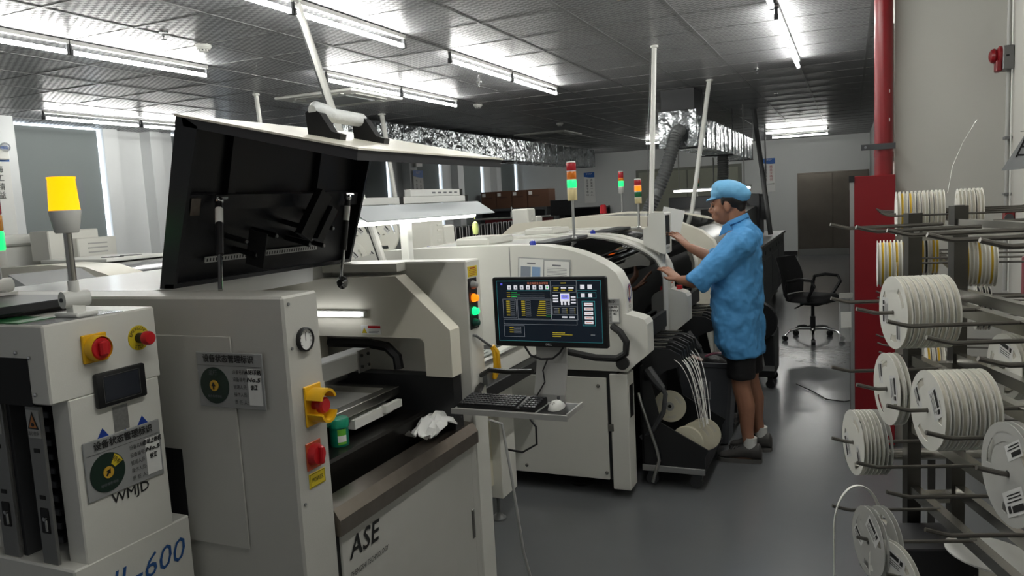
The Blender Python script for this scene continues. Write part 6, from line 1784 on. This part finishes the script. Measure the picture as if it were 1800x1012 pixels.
# arms
NS, NE, NW_ = Vector((-.600, YW - .165, 1.335)), Vector((-.830, YW - .205, 1.125)), Vector((-.965, YW - .085, 1.125))
FS, FE, FW = Vector((-.600, YW + .165, 1.345)), Vector((-.790, YW + .235, 1.215)), Vector((-.958, YW + .215, 1.305))
T_([NS, NS.lerp(NE, .5), NE, NE.lerp(NW_, .3), NW_], [.055, .046, .041, .041, .027])
T_([FS, FS.lerp(FE, .5), FE, FE.lerp(FW, .3), FW], [.055, .046, .041, .041, .027])
def hand(w, palm_dir, up, spread, curl, s=1.0, thumb=1):
    """palm and five fingers leaving wrist w along palm_dir; up = back of the hand"""
    d = Vector(palm_dir).normalized()
    n = (Vector(up) - d * Vector(up).dot(d)).normalized()
    t = d.cross(n)
    sk.tube([w - d * .02, w + d * .02, w + d * .055, w + d * .088], [(.028, .022), (.036, .020), (.043, .017), (.040, .013)], 12) if abs(n.z) < .0 else None
    rings_ = []
    for q_, a_, c_ in ((-.015, .027, .022), (.015, .032, .020), (.05, .041, .017), (.085, .041, .013), (.094, .034, .009)):
        rings_.append([w + d * q_ * s + t * a_ * math.cos(R(k)) + n * c_ * math.sin(R(k)) for k in range(0, 360, 24)])
    sk.loft(rings_)
    for i, (off, ln) in enumerate(((-.031, .072), (-.0105, .082), (.0105, .077), (.031, .060))):
        b0 = w + d * .082 * s + t * off
        dd = (d + t * off * spread).normalized()
        p1 = b0 + dd * ln * .42
        d2 = (dd * math.cos(curl) - n * math.sin(curl)).normalized()
        p2 = p1 + d2 * ln * .34
        d3 = (dd * math.cos(curl * 1.8) - n * math.sin(curl * 1.8)).normalized()
        p3 = p2 + d3 * ln * .26
        sk.tube([b0 - dd * .02, b0, p1, p2, p3], [.0095, .0098, .0092, .0085, .0066], 8)
    b0 = w + d * .022 + t * thumb * -.030 - n * .004
    dt_ = (d * .75 - t * thumb * .62 - n * .25).normalized()
    sk.tube([b0 + t * thumb * .012, b0, b0 + dt_ * .035, b0 + (dt_ + d * .35).normalized() * .064], [.014, .0135, .0108, .0075], 8)
hand(NW_, (-.76, .26, .56), (.55, -.35, .75), 5.0, .35, thumb=1)
hand(FW, (-.72, .05, .70), (.70, -.30, .62), 6.0, .25, thumb=-1)
# legs
NH, NK, NA = Vector((-.61, YW - .085, .86)), Vector((-.612, YW - .075, .47)), Vector((-.572, YW - .07, .10))
FH, FK, FA = Vector((-.60, YW + .085, .86)), Vector((-.585, YW + .12, .47)), Vector((-.535, YW + .17, .10))
for h_, k_, a_, s in ((NH, NK, NA, -1), (FH, FK, FA, 1)):
    c_ = k_.lerp(a_, .33) + Vector((.014, 0, 0))
    T_([h_, h_.lerp(k_, .5), k_ + Vector((0, 0, .05)), k_, c_, k_.lerp(a_, .72), a_, a_ - Vector((0, 0, .05))], [.085, .075, .057, .055, .054, .038, .034, .036])
    sk.tube([a_ + Vector((.03, 0, -.045)), a_ + Vector((-.05, 0, -.055)), a_ + Vector((-.13, 0, -.07))], [.036, .036, .028], 10)
fused('body', sk, M_SKIN, wk, .0058, 4, fac=.4, label='bare skin of face, arms and legs')
# eyes, brows
for s in (-1, 1):
    part('eye', B().ball((hx - .082, YW + s * .031, hz - .012), .0085, 8, 6, (.7, 1.3, .55)), M_HAIR, wk)
    part('eyebrow', B().tube([(hx - .090, YW + s * .018, hz + .008), (hx - .089, YW + s * .036, hz + .012), (hx - .078, YW + s * .05, hz + .006)], [.003, .004, .002], 6), M_HAIR, wk)
# hair below the cap
hb_ = B().ball((hx + .022, YW, hz + .03), .1, 18, 12, (.96, .80, .92))
hb_.ball((hx + .070, YW, hz - .022), .05, 14, 9, (.7, 1.15, 1.0))
hb_.tube([(hx - .02, YW - .068, hz + .03), (hx - .022, YW - .074, hz - .004)], [.014, .007], 8, sq=.6)
hb_.tube([(hx - .02, YW + .068, hz + .03), (hx - .022, YW + .074, hz - .004)], [.014, .007], 8, sq=.6)
fused('hair', hb_, M_HAIR, wk, .006, 2, label='short black hair under the cap')
# cap: puffed crown, band and peak
cb_ = B()
rot = Matrix.Rotation(R(13), 3, 'Y')
cb_.ball((hx + .018, YW, hz + .080), .1, 22, 14, (1.13, .97, .66), rot)
cb_.ball((hx + .072, YW, hz + .052), .07, 18, 12, (.95, 1.15, .74))
cb_.ball((hx - .035, YW, hz + .066), .08, 18, 12, (.85, 1.02, .62))
pk = []
for x_, hw, zz, th_ in ((-.055, .074, .047, .010), (-.085, .066, .042, .008), (-.11, .048, .036, .006), (-.128, .022, .031, .005)):
    pk.append([Vector((hx + x_ + .018 * (1 - abs(math.cos(R(a)))) * 0, YW + hw * math.cos(R(a)), hz + zz + th_ * math.sin(R(a)) - .012 * math.cos(R(a)) ** 2)) for a in range(0, 360, 20)])
cb_.loft(pk)
fused('cap', cb_, M_CAP, wk, .006, 3, wob=.018, label='light blue work cap')
# coat
def ring(cx, cz, rx, ry, tilt=0.0, n=40, ph=0.0, fold=0.0, cy=YW):
    o = []
    for k in range(n):
        a = 2 * math.pi * k / n
        f = 1 + fold * math.sin(5 * a + ph) + fold * .6 * math.sin(9 * a + ph * 2)
        x = rx * f * math.cos(a)
        o.append(Vector((cx + x, cy + ry * f * math.sin(a), cz + tilt * x)))
    return o
ct = B()
ct.loft([ring(-.598, .655, .108, .185, .10, fold=.02), ring(-.605, .665, .128, .20, .12, fold=.035), ring(-.625, .74, .147, .208, 0, fold=.035, ph=.3), ring(-.637, .86, .153, .21, 0, fold=.03, ph=.7), ring(-.640, 1.0, .155, .208, 0, fold=.022, ph=1.2),
         ring(-.634, 1.12, .147, .203, 0, fold=.015, ph=1.8), ring(-.622, 1.22, .134, .198, .0, fold=.008), ring(-.612, 1.30, .120, .195, .1), ring(-.606, 1.36, .104, .178, .2), ring(-.606, 1.405, .085, .135, .3), ring(-.612, 1.445, .068, .085, .35), ring(-.620, 1.475, .058, .062, .4)])
NM, FM = NS.lerp(NE, .96), FS.lerp(FE, .95)
ct.tube([NS + Vector((.045, .06, .025)), NS, NS.lerp(NE, .35), NS.lerp(NE, .7), NM, NM + (NM - NS).normalized() * .025], [.085, .092, .088, .080, .072, .069], 20)
ct.tube([FS + Vector((.045, -.06, .025)), FS, FS.lerp(FE, .5), FM, FM + (FM - FS).normalized() * .025], [.085, .09, .080, .070, .067], 20)
for c_, d_ in ((NM, (NE - NS).normalized()), (FM, (FE - FS).normalized())):
    u_, v_, _ = basis(d_)
    for q_ in (-.012, .010, .030):
        ct.tube([c_ + d_ * q_ + (u_ * math.cos(R(a)) + v_ * math.sin(R(a))) * .064 for a in range(0, 360, 24)], .014, 8, closed=True)
fused('coat', ct, M_COAT, wk, .0075, 4, wob=.034, label='light blue short coat with rolled sleeves')
# collar and seams
cl_ = B()
cl_.loft([ring(-.622, 1.462, .070, .076, .42), ring(-.630, 1.492, .064, .068, .42), ring(-.632, 1.492, .058, .062, .42), ring(-.626, 1.462, .060, .066, .42)])
cl_.prism([(-.70, 1.452), (-.662, 1.468), (-.645, 1.42), (-.725, 1.385)], 'y', YW - .085, YW - .074)
fused('collar', cl_, M_COAT, wk, .005, 2)
part('pocket', B().prism([(-.775, .80), (-.70, .79), (-.695, .92), (-.77, .93)], 'y', YW - .165, YW - .158), M_COAT, wk, smooth=0) if False else None
# shorts, socks, shoes
sh_ = B()
for h_, k_ in ((NH, NK), (FH, FK)):
    sh_.tube([h_ + Vector((0, 0, .05)), h_.lerp(k_, .4), h_.lerp(k_, .8), k_ + Vector((.002, 0, .055)), k_ + Vector((.002, 0, .050))], [.095, .09, .085, .080, .074], 20)
sh_.ball((-.61, YW, .86), .11, 16, 10, (1, 1.3, .9))
fused('shorts', sh_, M_SHORT, wk, .0085, 3, wob=.012, label='black knee length shorts')
for a_, s in ((NA, -1), (FA, 1)):
    part('sock', B().tube([a_ + Vector((.006, 0, .055)), a_ + Vector((.004, 0, .02)), a_ + Vector((.004, 0, -.02))], [.041, .041, .040], 16), M_SOCK, wk, smooth=60)
    so = B()
    def ftr(x_, hw, z1, z0=.02):
        return [Vector((a_.x + x_, a_.y + hw * math.cos(R(k)), z0 + (z1 - z0) * (.5 + .5 * math.sin(R(k))))) for k in range(0, 360, 18)]
    so.loft([ftr(.074, .024, .085), ftr(.060, .040, .118), ftr(.02, .046, .118), ftr(-.03, .046, .115), ftr(-.08, .048, .090), ftr(-.13, .047, .060), ftr(-.165, .040, .050), ftr(-.185, .022, .038)])
    shoe = fused('shoe', so, M_SHOE, wk, .005, 2, label='dark grey sports shoe')
    sl_ = [Vector((a_.x + x_, a_.y + y_, 0)) for x_, y_ in ((.075, 0), (.068, .03), (.03, .043), (-.05, .047), (-.12, .052), (-.165, .044), (-.192, .018), (-.192, -.018), (-.165, -.044), (-.12, -.052), (-.05, -.047), (.03, -.043), (.068, -.03))]
    part('sole', B().loft([sl_, [p + Vector((0, 0, .024)) for p in sl_]]), M_SOLE, shoe, smooth=0)
    for q_ in range(4):
        part('shoe_lace', B().tube([(a_.x - .045 - .02 * q_, a_.y - .024, .099 - .007 * q_), (a_.x - .045 - .02 * q_, a_.y, .102 - .007 * q_), (a_.x - .045 - .02 * q_, a_.y + .024, .099 - .007 * q_)], .004, 6), M_DGREY, shoe)
